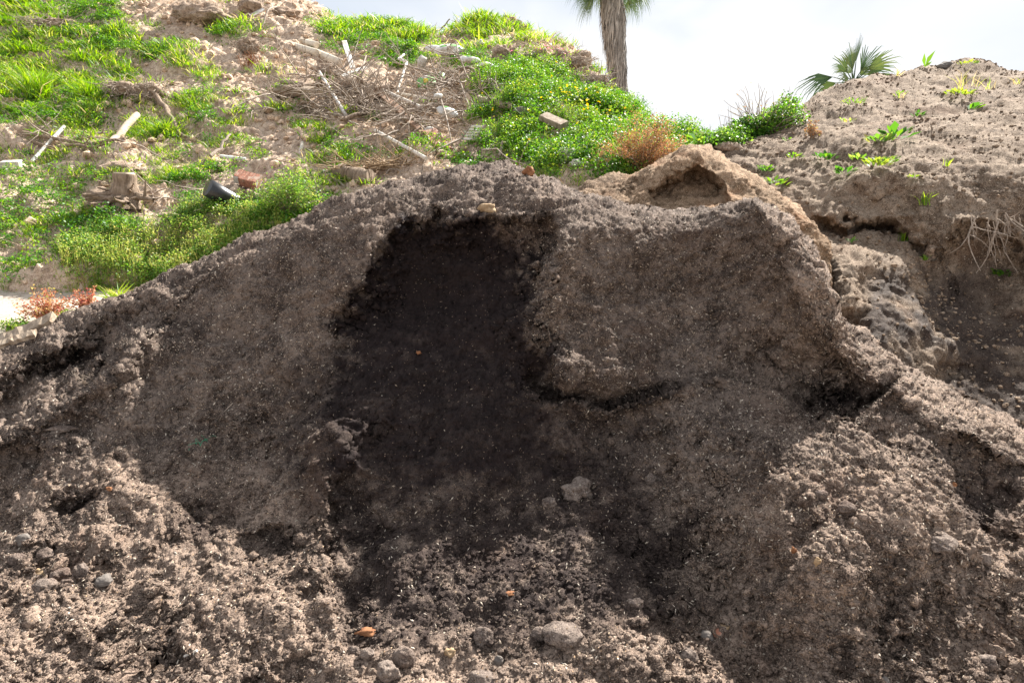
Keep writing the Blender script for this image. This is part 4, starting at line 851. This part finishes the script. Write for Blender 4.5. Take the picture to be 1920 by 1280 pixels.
# slatted rack
A=hill.at(864,297,.34); m_=px(hill,866,296)*1.1; xx=unit(np.array([1.,0,.02])); yy=unit(np.array([.5,.55,.75])); nn=np.cross(xx,yy)
rack=empty('slatted_rack',A); tag(rack,'small slatted wooden rack propped on the slope beside a post','rack')
for k_ in range(5):
    mb=MB(); boxmesh(mb,A+yy*(k_*7.2*m_)+xx*12*m_,(26*m_,.05,.02),np.stack([xx,yy,nn]),.002); mb.build('slat',M['palewood'],rack,smooth=False)
for s_ in (0,25): 
    mb=MB(); boxmesh(mb,A+xx*s_*m_+yy*14.4*m_+nn*.015,(34*m_,.03,.03),np.stack([yy,-xx,nn]),.002); mb.build('side_rail',M['wood'],rack,smooth=False)
rod('post_stump','short grey rotten post right of the slatted rack','post',hill,(888,306),(889,283),.11,M['bark'],.0,.0,10,taper=.9,wob=.01)
# bags
def bag(label,u,v,w,h,mat,ang=0,patch=None,hl=.1,name='plastic_bag'):
    hl+=.16; w*=1.2; h*=1.2
    c=hill.at(u,v,hl); m=px(hill,u,v); a=frame([0,-.5,.85],math.radians(ang)); root=empty(name,c); tag(root,label,'bag')
    mb=MB(); V,Fc=ico(4); d=1+.16*fbm(V+u*.1,1.6,3,.6,int(u)%40)-.22*np.abs(fbm(V+v*.1,2.6,3,.6,int(v)%40)); W=(V*d[:,None]*[w*m/2,h*m/2,min(w,h)*m/3.2])@a+c
    mb.add(W,Fc); mb.build('bag_skin',M[mat],root)
    if patch:
        for (dx,dy,r_,pm) in patch:
            sel=((V[Fc].mean(1)[:,0]-dx)**2+(V[Fc].mean(1)[:,1]-dy)**2<r_**2)&(V[Fc].mean(1)[:,2]>0)
            ids,inv=np.unique(Fc[sel],return_inverse=True)
            if len(ids)<4: continue
            mb=MB(); mb.add((W+unit(W-c)*.006)[ids],inv.reshape(-1,3)); mb.build('bag_print',M[pm],root)
    return root
bag('round green and white bag with a red corner, hanging over the hollow',800,168,32,30,'green',-35,[(-.6,.3,.4,'brick'),(-.15,-.1,.3,'white'),(.25,-.5,.25,'flower')])
bag('small green and white bag scrap right of the round green bag',825,158,12,26,'green',0,[(0,.3,.4,'white')])
bag('big white and green bag folded over the top edge of the debris',842,124,42,24,'white',10,[(.6,0,.45,'green'),(-.3,-.1,.25,'green')],.2)
bag('white bag left of the big folded one, flattened',818,122,34,14,'white',-10,None,.2)
bag('white bag end poking out at the top right of the debris',880,146,34,14,'white',-10,[(0,.2,.25,'green')],.2)
bag('white bag slumped below the hollow with a knotted top',838,240,40,20,'white',-38,[(-.3,.3,.3,'green')],.14)
bag('knotted white bag corner at the upper left of the slumped bag',826,226,14,12,'white',0,None,.18)
bag('small white scrap right of the top right bag end',912,152,22,12,'white',-20,None,.1)
stone('clay_pot','broken pot-like lump with a pale rim above the round green bag','pot',hill,793,135,18,22,M['conc'],.3,sink=.1)
P_('sheet_of_board','white panel lying on the ridge left of the buried roots','panel',hill,(470,33),(496,28),.20,.03,M['white'],.16,.16)
# left side items
stone('concrete_slab','pale broken concrete slab lying at the left edge','concrete',hill,22,322,56,30,M['conc'],.12,sink=0,flat=.9,ang=10,depth=40)
stone('concrete_slab','small pale concrete piece just below the slab at the left edge','concrete',hill,28,334,26,12,M['conc'],.2,sink=.2,flat=.5)
rod('lath','white lath leaning over the brushwood at the left','lath',hill,(60,304),(125,257),.035,M['white'],.04,.18)
rod('broken_branch','pale broken log propped up below the root ball','log',hill,(212,282),(258,238),.075,M['cutwood'],.02,.28,10,taper=.85,wob=.01)
rod('white_pipe','short thin white pipe on the soil above the black pipe','pipe',hill,(414,304),(462,307),.035,M['white'],.07,.07)
rod('stick','grey stick rising left of the short white pipe','stick',hill,(398,304),(432,272),.035,M['twig'],.04,.22,taper=.6,wob=.02)
rod('stick','pale upright stick on the bare slope','stick',hill,(562,292),(568,276),.035,M['palewood'],.02,.04)
rod('fallen_log','thick grey fallen log right behind the edge of the heap','log',hill,(630,320),(698,348),.13,M['bark'],.02,.08,12,wob=.035,n=14,taper=1.15)
rod('fallen_log','weathered grey log lying across the top of the green thicket','log',hill,(896,198),(960,214),.07,M['wood'],.16,.2,10,wob=.01)
P_('timber','grey timber offcut half sunk in the green thicket','timber',hill,(1018,252),(1056,266),.20,.10,M['wood'],.30,.30)
for a in (('grey rock between the log and the timber in the green thicket',978,232,30,14,'rockgrey',.28),('tan rock at the bottom right of the green thicket',1068,318,32,26,'conc',.12),('small tan rock below the larger tan rock',1082,332,22,16,'conc',.05)):
    c=a; o=stone('rock',a[0],'rock',hill,a[1],a[2],a[3],a[4],M[a[5]],.3,sink=0); o.location.z+=a[6]-.1
# brick chunk of bonded bricks
A=hill.at(470,352,.12); ax=frame([.15,-.6,.8],math.radians(-8)); bc=empty('brick_chunk',A); tag(bc,'chunk of red brickwork lying on rubble right of the black pipe','brickwork')
for q in range(4):
    mb=MB(); boxmesh(mb,A+ax[0]*(q-1.8)*.105+ax[1]*RNG.normal()*.006,(.098,.24 -.03*(q==0),.16),ax,.003); mb.build('brick',M['brick'],bc,smooth=False)
mb=MB(); boxmesh(mb,A-ax[0]*.03,(.41,.22,.14),ax,.002); mb.build('mortar',M['conc'],bc,smooth=False)
stone('brick_piece','small orange-red brick fragment on the grass left of the root ball','brick',hill,230,156,13,12,M['brick'],.2,flat=1,sink=.1)
stone('brick_piece','small reddish brick fragment on the bare slope','brick',hill,448,214,8,8,M['brick'],.2,flat=1,sink=.1)
stone('brick_piece','orange brick end under the roots of the cut stump','brick',hill,182,385,30,16,M['brick'],.2,flat=.8,sink=.2)
stone('rust_board','rusty red scrap half buried where the thicket meets the heap','scrap',hill,965,310,50,12,M['orange'],.3,sink=.2)
for a in (('dark rubble lump heaped behind the black pipe',428,362,50,24,'earthclod'),('second rubble lump in front of the brickwork',472,374,26,30,'earthclod'),('flat bark slab lying above the cut stump',228,320,62,18,'earthclod'),('brown clod left of the flat bark slab',192,322,26,24,'earthclod'),
          ('round clod with grass-root skin high on the slope',942,106,32,26,'earthclod'),('smaller clod right of the round root-skinned clod',962,104,22,18,'earthclod'),('pale grey block in the grass near the top',901,88,22,14,'conc'),
          ('big clod at the right end of the ridge',1090,112,34,26,'earthclod'),('dark clod left of the big ridge-end clod',1050,108,28,26,'earthclod'),('clod hanging at the notch below the ridge end',1096,142,36,26,'earthclod'),('clod lowest on the crumbling ridge, by the palm foot',1132,186,44,30,'earthclod'),
          ('broad tan earth mound on the upper left ridge',385,34,84,34,'earthclod'),('brown earth block below the top left skyline',470,14,40,26,'earthclod'),('reddish boulder in the middle of the ridge slope',1010,112,40,24,'earthclod'),('reddish lump under the pink flowers',1035,132,40,20,'earthclod'),('earth block on the crest below the white panel',540,28,44,24,'earthclod'),
          ('big earth block in the middle of the brush pile',700,165,70,30,'earthclod'),('soil-covered root block over the dark beam',560,160,80,26,'earthclod')):
    stone('earth_block',a[0],'earth clod',hill,a[1],a[2]+a[4]*.2,a[3],a[4],M[a[5]],.5,sink=.35,fine=.3)
# cut stump
A=hill.at(222,388,.08); m_=px(hill,222,392); sp=empty('cut_stump',A); tag(sp,'cut grey tree stump with flared roots in the weeds','stump')
H=62*m_; mb=MB(); t=np.linspace(0,1,10)[:,None]; tube(mb,A+np.array([.05,.05,1.])*H*t+[.12,0,-.1],np.interp(t[:,0],[0,.25,.6,1],[.36,.25,.19,.17])*(1+RNG.normal(size=10)*.07),14,False); lump(mb,A+[-.05,-.05,.02],(.36,.28,.14),.6,4,fine=.3)
for q in range(9):
    an=q/9*6.28+RNG.normal()*.2; d=np.array([math.cos(an),math.sin(an)*.8-.1,-.55]); twiggy(mb,A+[.12,0,H*.35],d,.62,.07,2,.16,6,3)
mb.build('root_flare',M['bark'],sp)
mb=MB(); tube(mb,[A+np.array([.05,.05,1.])*H+[.12,0,-.105],A+np.array([.05,.05,1.])*H+[.12,0,-.07]],[.165,.15],14); mb.build('cut_face',M['cutwood'],sp)
# root ball with hanging stem
def rootball(label,u,v,w,h,n,name='root_ball',stem=None,mat='twig'):
    c=hill.at(u,v,.05); m=px(hill,u,v); root=empty(name,c); tag(root,label,'root ball')
    mb=MB(); lump(mb,c+[0,0,h*m*.2],(w*m*.36,w*m*.3,h*m*.36),.3,4,fine=.2); mb.build('earth_core',M['earthclod'],root)
    mb=MB()
    for q in range(n):
        d=unit(rdir(1)[0]*[1,1,.8]+[0,-.5,-.1]); s_=c+[0,0,h*m*.25]+d*np.array([w*m*.33,w*m*.28,h*m*.33]); twiggy(mb,s_,unit(d+[0,0,-.3]),w*m*RNG.uniform(.25,.6),.009,2,.35,4,3)
    mb.build('fine_roots',M[mat],root)
    if stem:
        mb=MB()
        for (a,b,r) in stem:
            A_=hill.at(*a,.28); B_=hill.at(*b,.10); t=np.linspace(0,1,8)[:,None]; P=A_*(1-t)+B_*t+RNG.normal(size=(8,3))*.015; tube(mb,P,np.linspace(r,r*.6,8),8)
        mb.build('stem',M['bark'],root)
rootball('upturned root ball with a curved stem reaching down right',284,188,66,44,60,stem=[((298,200),(346,268),.055),((314,215),(318,244),.04)])
rootball('flatter grey root mass joined at the left of the upturned root ball',232,186,64,34,50)
rootball('dead grey brush heap on the grass near the upper left',108,50,100,28,90)
rootball('bleached fibrous root clump hanging at the left end of the debris',466,92,50,42,70)
rootball('shaggy root clump over the cavity in the brush pile',668,172,70,40,80)
rootball('shaggy dead root bundle under the pole and boards',612,140,50,34,60)
rootball('dry root mass on the right ridge above the palm foot',1120,170,60,36,60)
rootball('dry root mass on the crumbling ridge edge',1085,125,50,30,50)
# dangling palm fibre and dead frond
mb=MB(); A=hill.at(470,120,.15)
for q in range(50): twiggy(mb,A+RNG.normal(size=3)*[.12,.05,.08],[.2+RNG.normal()*.2,-.1,-1],.5*RNG.uniform(.5,1),.008,1,.18,4)
tag(mb.build('palm_fibre',M['orange'],org=A),'orange-brown strip of fibre hanging below the bleached root clump','fibre')
mb=MB(); A=hill.at(722,318,.10)
for q in range(120): twiggy(mb,A+RNG.normal(size=3)*[.5,.15,.05],[RNG.normal()*1.,-.1+RNG.normal()*.3,.12+RNG.normal()*.15],.75*RNG.uniform(.5,1),.011,1,.12,4)
tag(mb.build('dead_palm_leaf',M['goldscrap'],org=A),'dry golden palm leaf lying just behind the crest of the heap','palm leaf')
# big branches
def branch(label,pts,r,h=.12,mat='twig',name='branch',tw=0,n=16,cat='branch',taper=.55):
    p=np.array(pts,float); t=np.linspace(0,len(p)-1,n); U=np.interp(t,np.arange(len(p)),p[:,0]); V=np.interp(t,np.arange(len(p)),p[:,1]); hh=np.interp(t,np.arange(len(p)),p[:,2]) if p.shape[1]>2 else np.full(n,h)
    for _ in range(3): U[1:-1]=(U[:-2]+U[2:]+2*U[1:-1])/4; V[1:-1]=(V[:-2]+V[2:]+2*V[1:-1])/4
    P=hill.at(U,V)+np.array([0,0,1.])*hh[:,None]
    for _ in range(3): P[1:-1]=(P[:-2]+P[2:]+2*P[1:-1])/4
    mb=MB(); tube(mb,P,np.linspace(r,r*taper,n),7)
    for q in range(tw): j=RNG.integers(2,n-1); twiggy(mb,P[j],unit(P[j]-P[j-1]+rdir(1)[0]),.35,r*.4,1,.3,4)
    return tag(mb.build(name,M[mat],org=P[0]),label,cat)
branch('thick curved grey branch in the lower left of the brush pile',[(642,250),(668,240),(686,222),(694,200)],.05,.14,'bark')
branch('thin hoop of bent vine standing over the brush pile',[(687,146,.5),(668,172,.3),(672,208,.35),(690,222,.25),(725,228,.25),(752,215,.3),(758,200,.4)],.018,mat='twig',name='vine')
branch('forked thin stick crossing the top of the bent vine',[(692,160,.4),(668,182,.3)],.014,name='stick')
branch('short branch stub poking right over the shaggy root clump',[(602,178),(622,172),(640,166)],.04,.25,'bark')
branch('long pale root running along the lower edge of the brush pile',[(588,216),(620,232),(650,243),(674,254)],.03,.10)
branch('dark curved branch arching right of the white bag end',[(866,148,.2),(885,152,.3),(898,168,.1)],.045,mat='bark')
branch('brown branch crossing under the arched dark branch',[(848,180,.2),(866,168,.25),(880,158,.2)],.03,mat='bark')
branch('long thin stick slanting over the slumped white bag',[(820,200,.35),(832,235,.35),(842,270,.3),(850,292,.1)],.018)
branch('thin stick running down right of the hollow to the thicket',[(862,178,.25),(884,226,.15)],.018)
branch('grey root loop below the round green bag',[(812,200,.2),(825,196,.3),(836,185,.25),(850,176,.3)],.022,tw=4)
branch('pale forked branch on the ridge below the white panel',[(488,60,.05),(505,48,.2),(522,30,.3)],.03,tw=3)
branch('dead curving twig lying left of the pale forked branch',[(462,38,.2),(474,52,.1),(492,58,.1)],.02,tw=2)
branch('thin stick poking out of the skyline grass',[(812,62,.1),(832,54,.2),(843,50,.3)],.03)
branch('thin twig poking up above the big folded bag',[(848,112,.1),(856,100,.3),(864,90,.4)],.018)
branch('bare twig jutting sideways from the ridge end',[(1098,115,.2),(1112,116,.25)],.012)
branch('twisted grey root lying on the brushwood at the left',[(45,262,.1),(80,268,.15),(140,282,.12),(200,293,.08),(245,292,.05)],.045,mat='bark',tw=5)
branch('second long root below the twisted grey root',[(60,270,.05),(120,290,.12),(180,298,.1),(215,300,.05)],.035,mat='bark',tw=5)
branch('pale root fragment among the plants behind the crest',[(936,300,.1),(940,290,.2),(948,290,.2)],.03)
branch('thin wire loop lying behind the crest near the golden palm leaf',[(720,334,.05),(728,326,.12),(745,327,.12),(752,334,.05)],.014,name='wire_loop',cat='wire')
branch('pale board-like stick left of the long fallen log',[(618,330,.05),(646,352,.06)],.03)
# brush pile: uncountable twigs
mb=MB()
P,N,u,v=hill.scatter(420,lambda P,u,v:spot(u,v,715,215,75,34,8)+.5*spot(u,v,640,200,50,26,20)+.6*spot(u,v,845,180,50,40)+.25*spot(u,v,150,285,100,12,8)+.25*spot(u,v,550,190,60,20,25)+.25*spot(u,v,330,385,60,16)+.2*spot(u,v,840,280,50,24))
P=P[:320]
for p in P: twiggy(mb,p+[0,0,RNG.uniform(.02,.3)],unit(np.array([RNG.normal()*1.2+.3,RNG.normal()*.6,RNG.normal()*.35])),RNG.uniform(.4,1.5),RNG.uniform(.008,.024),2,.2,4,3)
tag(mb.build('brushwood',M['twig'],org=(0,0,0)),'tangled grey twigs and roots of the brush pile','brushwood',kind='stuff')
# pink flowers near ridge
mb=MB(); c=hill.at(1030,114,.1); leaves(mb,c+RNG.normal(size=(60,3))*[.3,.1,.08],.06,1,.5); tag(mb.build('pink_flowers',M['pinkf'],org=c),'small patch of pink flowers near the right ridge','flowers')
# old timber at the left edge by the path
def gplank(label,a,b,w,th,mat,ha,hb,name='timber'):
    A=gz(*a)+[0,0,ha]; B=gz(*b)+[0,0,hb]; x=unit(B-A); n=unit(np.array([0,-.2,1.])-x*x[2]); y=np.cross(n,x); mb=MB(); boxmesh(mb,(A+B)/2,(np.linalg.norm(B-A),w,th),np.stack([x,y,n]),.006,12)
    return tag(mb.build(name,M[mat],org=A,smooth=False),label,'timber')
def leftrod(label,a,b,r,h):
    A=pile.at(*a,h); B=pile.at(*b,h); mb=MB(); x=unit(B-A); n=unit(np.array([0,-.5,.9])-x*(x@np.array([0,-.5,.9]))); y=np.cross(n,x); boxmesh(mb,(A+B)/2,(np.linalg.norm(B-A),r*2.2,r),np.stack([x,y,n]),.004,14); return mb.build('timber',M['wood'],org=A,smooth=False)
tag(leftrod('',(-30,652),(104,608),.045,.02),'long grey split timber lying along the left edge of the heap','timber')
tag(leftrod('',(-30,668),(70,632),.025,.03),'narrow grey strip of wood under the long split timber','timber')
print('things',time.time()-T0)
# ------------------------------------------------------------------ crumbs and chips on the heap
def vis(u,v): return (u>-60)*(u<1980)*(v<1330)
lumps_stuff('compost_crumbs','crumbs of compost lying loose over the lower heap','crumbs',pile,52000,
  lambda P,u,v:vis(u,v)*(.10+sm(820,1000,v)*(.25+patchy(P,2.2,-.15,.3,3)+.8*sm(-30,60,poly_sd(u,v,crumb_poly))+.5*sm(1130,1200,v)))*(1-.8*sm(0,30,poly_sd(u,v,wet_poly))),.002,.013,M['compost'],1,4,mf=pile_moist_shade)
def chips(name,label,L,n,dens,mat,l0,l1):
    P,N,u,v=L.scatter(n,dens); m=len(P)
    d=unit(rdir(m)-N*.0); d=unit(d-N*(d*N).sum(-1,keepdims=True)*.75); s_=unit(np.cross(d,N)); l=RNG.uniform(l0,l1,m)[:,None]; w=l*RNG.uniform(.12,.4,m)[:,None]
    c=P+N*l*.15; t=N*w*.35
    V=np.stack([c-d*l/2,c+s_*w/2,c+d*l/2,c-s_*w/2,c+t],1).reshape(-1,3); b=np.arange(m)[:,None]*5
    F_=np.concatenate([b+np.array([[i,(i+1)%4,4]]) for i in range(4)])
    o=np_mesh(name,V,[F_],mat,smooth=False,attrs={'rnd':np.repeat(RNG.random(m),5)}); tag(o,label,'wood chips',kind='stuff')
chips('wood_chips','shreds of bark and straw speckling the heap',pile,110000,lambda P,u,v:vis(u,v)*(1-.93*sm(-10,20,poly_sd(u,v,wet_poly)))*(1-.75*pile_moist_shade(P,u,v)),M['chip'],.006,.022)
chips('pale_flecks','tiny pale wood flecks speckling the whole heap',pile,5000,lambda P,u,v:vis(u,v)*1.,M['straw'],.003,.008)
chips('bank_chips','shreds of straw and bark on the earth bank',bank,14000,lambda P,u,v:(u<1960)*(u>1250)*(v<900)*1.,M['chip'],.008,.024)
chips('knoll_chips','shreds of straw on the tan knoll',knoll,8000,lambda P,u,v:1.+0*u,M['straw'],.006,.02)
lumps_stuff('bank_crumbs','earth crumbs lying on the right bank','crumbs',bank,5000,lambda P,u,v:(u<1960)*(u>1250)*(v<900)*(.2+patchy(P,1.5,-.1,.3,4)),.003,.02,M['bank'],1,3)
# single clods and stones that can be told apart at the foot of the heap
CL=[
('stone','round tan stone alone near the bottom edge, right of centre','stone',1310,1221,50,44,'rocktan',.10),
('clod','largest flat tan clod on the crumbs at the bottom centre','clod',1052,1196,84,44,'rocktan',.2),
('clod','small round clod touching the left side of the large flat tan clod','clod',1012,1186,40,26,'rocktan',.2),
('stone','split grey-brown stone with a smooth face, bottom left of centre','stone',757,1226,56,56,'rockred',.25),
('clod','rough brown clod at the bottom edge below the split stone','clod',727,1258,52,44,'rocktan',.35),
('clod','dusty clod half buried directly above the middle of the bottom edge','clod',908,1172,46,42,'rocktan',.3),
('clod','wide crumbly clod cut by the bottom edge, left of the dark stone','clod',905,1262,60,36,'rocktan',.35),
('stone','small dark pointed stone standing between two dusty clods','stone',935,1226,22,30,'rockgrey',.25),
('clod','dark brown clod left of the split stone','clod',688,1220,34,28,'rocktan',.3),
('clod','small dark clod below the rust coloured bark scrap','clod',664,1208,24,20,'rocktan',.3),
('clod','grey clod left of the small red stone','clod',1322,1171,32,24,'rockgrey',.25),
('stone','small dark red stone above the lone round stone','stone',1347,1158,26,20,'brick',.2),
('stone','round grey stone highest of the cluster at the left edge','stone',40,1003,32,26,'rockgrey',.2),
('stone','pinkish grey stone at the left edge under the round one','stone',36,1035,38,22,'rockred',.2),
('stone','brown stone right of the pinkish one at the left edge','stone',76,1031,38,20,'rockred',.3),
('stone','tall pale stone leaning at the right of the left cluster','stone',146,1062,34,40,'rocktan',.3),
('stone','big brown stone behind the leaning pale stone','stone',116,1060,44,34,'rockred',.3),
('stone','low grey-brown stone in front of the left cluster','stone',82,1088,44,24,'rocktan',.3),
('stone','small brown stone in front of the leaning pale stone','stone',122,1086,24,20,'rockred',.3),
('stone','flattish grey stone right of the left cluster','stone',188,1082,40,20,'rockgrey',.2),
('stone','small round pebble alone on the lower left slope','stone',413,1142,18,14,'rocktan',.1),
('clod','round dusty clod in the upper part of the sunny right slope','clod',1532,926,30,24,'rocktan',.25),
('clod','brown wedge-shaped clod below the round one on the sunny right slope','clod',1590,952,44,26,'rockred',.35),
('clod','brown clod alone near the right edge of the sunny slope','clod',1853,1044,30,30,'rocktan',.3),
('clod','long low clod on the sunny right slope above the dark scrap','clod',1765,1012,70,26,'rocktan',.3),
('clod','small round clod low on the right slope','clod',1803,1132,22,16,'rockgrey',.15),
('clod','pale clod resting on the dark lip at the right of the wet patch','clod',1082,915,64,38,'rocktan',.5),
('clod','small clod at the left end of the dark lip clod','clod',1030,944,30,20,'rocktan',.4),
('clod','pale clod alone on the shaded middle slope under the crack','clod',1218,888,30,24,'rocktan',.4),
('clod','brown clod low in the dark crumbs left of the lone round stone','clod',1190,1128,36,24,'rocktan',.4),
('clod','small clod at the far right of the bottom edge','clod',1857,1240,40,30,'rocktan',.35),
('clod','small dark stone in the shadow near the bottom, right of the round stone','stone',1668,1262,28,20,'rockgrey',.2)]
for nm,lb,ct,u,v,w,h,mt,ro in CL: stone(nm,lb,ct,pile,u,v+h*.30,w*.95,h,M[mt],ro,sink=.32,fine=.14)
SC=[('bark_scrap','rust coloured bark scrap lying left of the split stone','bark',690,1180,44,12,'orange'),
('straw_scrap','pale golden scrap on the crumbs near the bottom, left of the flat tan clod','scrap',842,1215,22,20,'goldscrap'),
('straw_scrap','golden scrap among the stones at the left edge','scrap',66,1060,36,16,'goldscrap'),
('straw_scrap','golden knotted scrap standing on the right slope','scrap',1524,1058,14,36,'goldscrap'),
('bark_scrap','small orange scrap above the golden knot on the right slope','scrap',1483,1030,10,14,'orange'),
('straw_scrap','small golden scrap right of the small red stone','scrap',1366,1172,20,12,'goldscrap'),
('straw_scrap','tan fibrous lump on the brow above the dark hollow','scrap',914,390,28,18,'goldscrap'),
('bark_scrap','orange bark scrap sticking up on the crest of the heap','bark',993,329,20,20,'orange'),
('bark_scrap','tiny orange chip alone in the dark wet hollow','bark',786,668,9,6,'orange'),
('bark_scrap','brown bark strip on the shaded left slope','bark',118,806,50,12,'rockred'),
('bark_scrap','small orange chip above the sunny lower left slope','bark',216,926,12,8,'orange'),
('bark_scrap','small orange chip on the crumbs at the right of the wet patch','bark',955,1116,16,8,'orange'),
('bark_scrap','small orange scrap inside the dark hollow at the right edge','bark',1795,911,12,10,'orange')]
for nm,lb,ct,u,v,w,h,mt in SC: stone(nm,lb,ct,pile,u,v+h*.2,w,h,M[mt],.6,sub=3,fine=.4,depth=min(w,24),sink=.15)
rod('pale_stick','short white stick lying flat on the lower left slope','stick',pile,(338,1229),(368,1216),.005,M['palewood'],.008,.008)
rod('thin_stick','thin grey stick lying on the shaded left slope','stick',pile,(418,770),(436,757),.002,M['twig'],.008,.01)
mb=MB()
A=pile.at(345,850,.006); B=pile.at(400,822,.006)
for j in range(16):
    t=RNG.random(2); a=A*(1-t[0])+B*t[0]; q=a+RNG.normal(size=3)*.02; tube(mb,[a,(a+q)/2+[0,0,.004],q],.0012,4)
tag(mb.build('netting_scrap',M['net']),'torn scrap of thin green netting on the left slope','netting')
mb=MB(); A=pile.at(152,715,.0)
for j in range(7): twiggy(mb,A,[RNG.normal()*.5,RNG.normal()*.3,1],.10,.0025,2,.3,4,2)
tag(mb.build('dead_sprig',M['twig'],org=A),'small grey dead sprig sticking up on the left shoulder of the heap','twig')
mb=MB(); A=pile.at(580,562,.0); twiggy(mb,A,[.1,0,1],.06,.002,2,.2,4,2)
tag(mb.build('dead_sprig',M['twig'],org=A),'tiny grey twig standing left of the dark hollow','twig')
print('done',time.time()-T0)
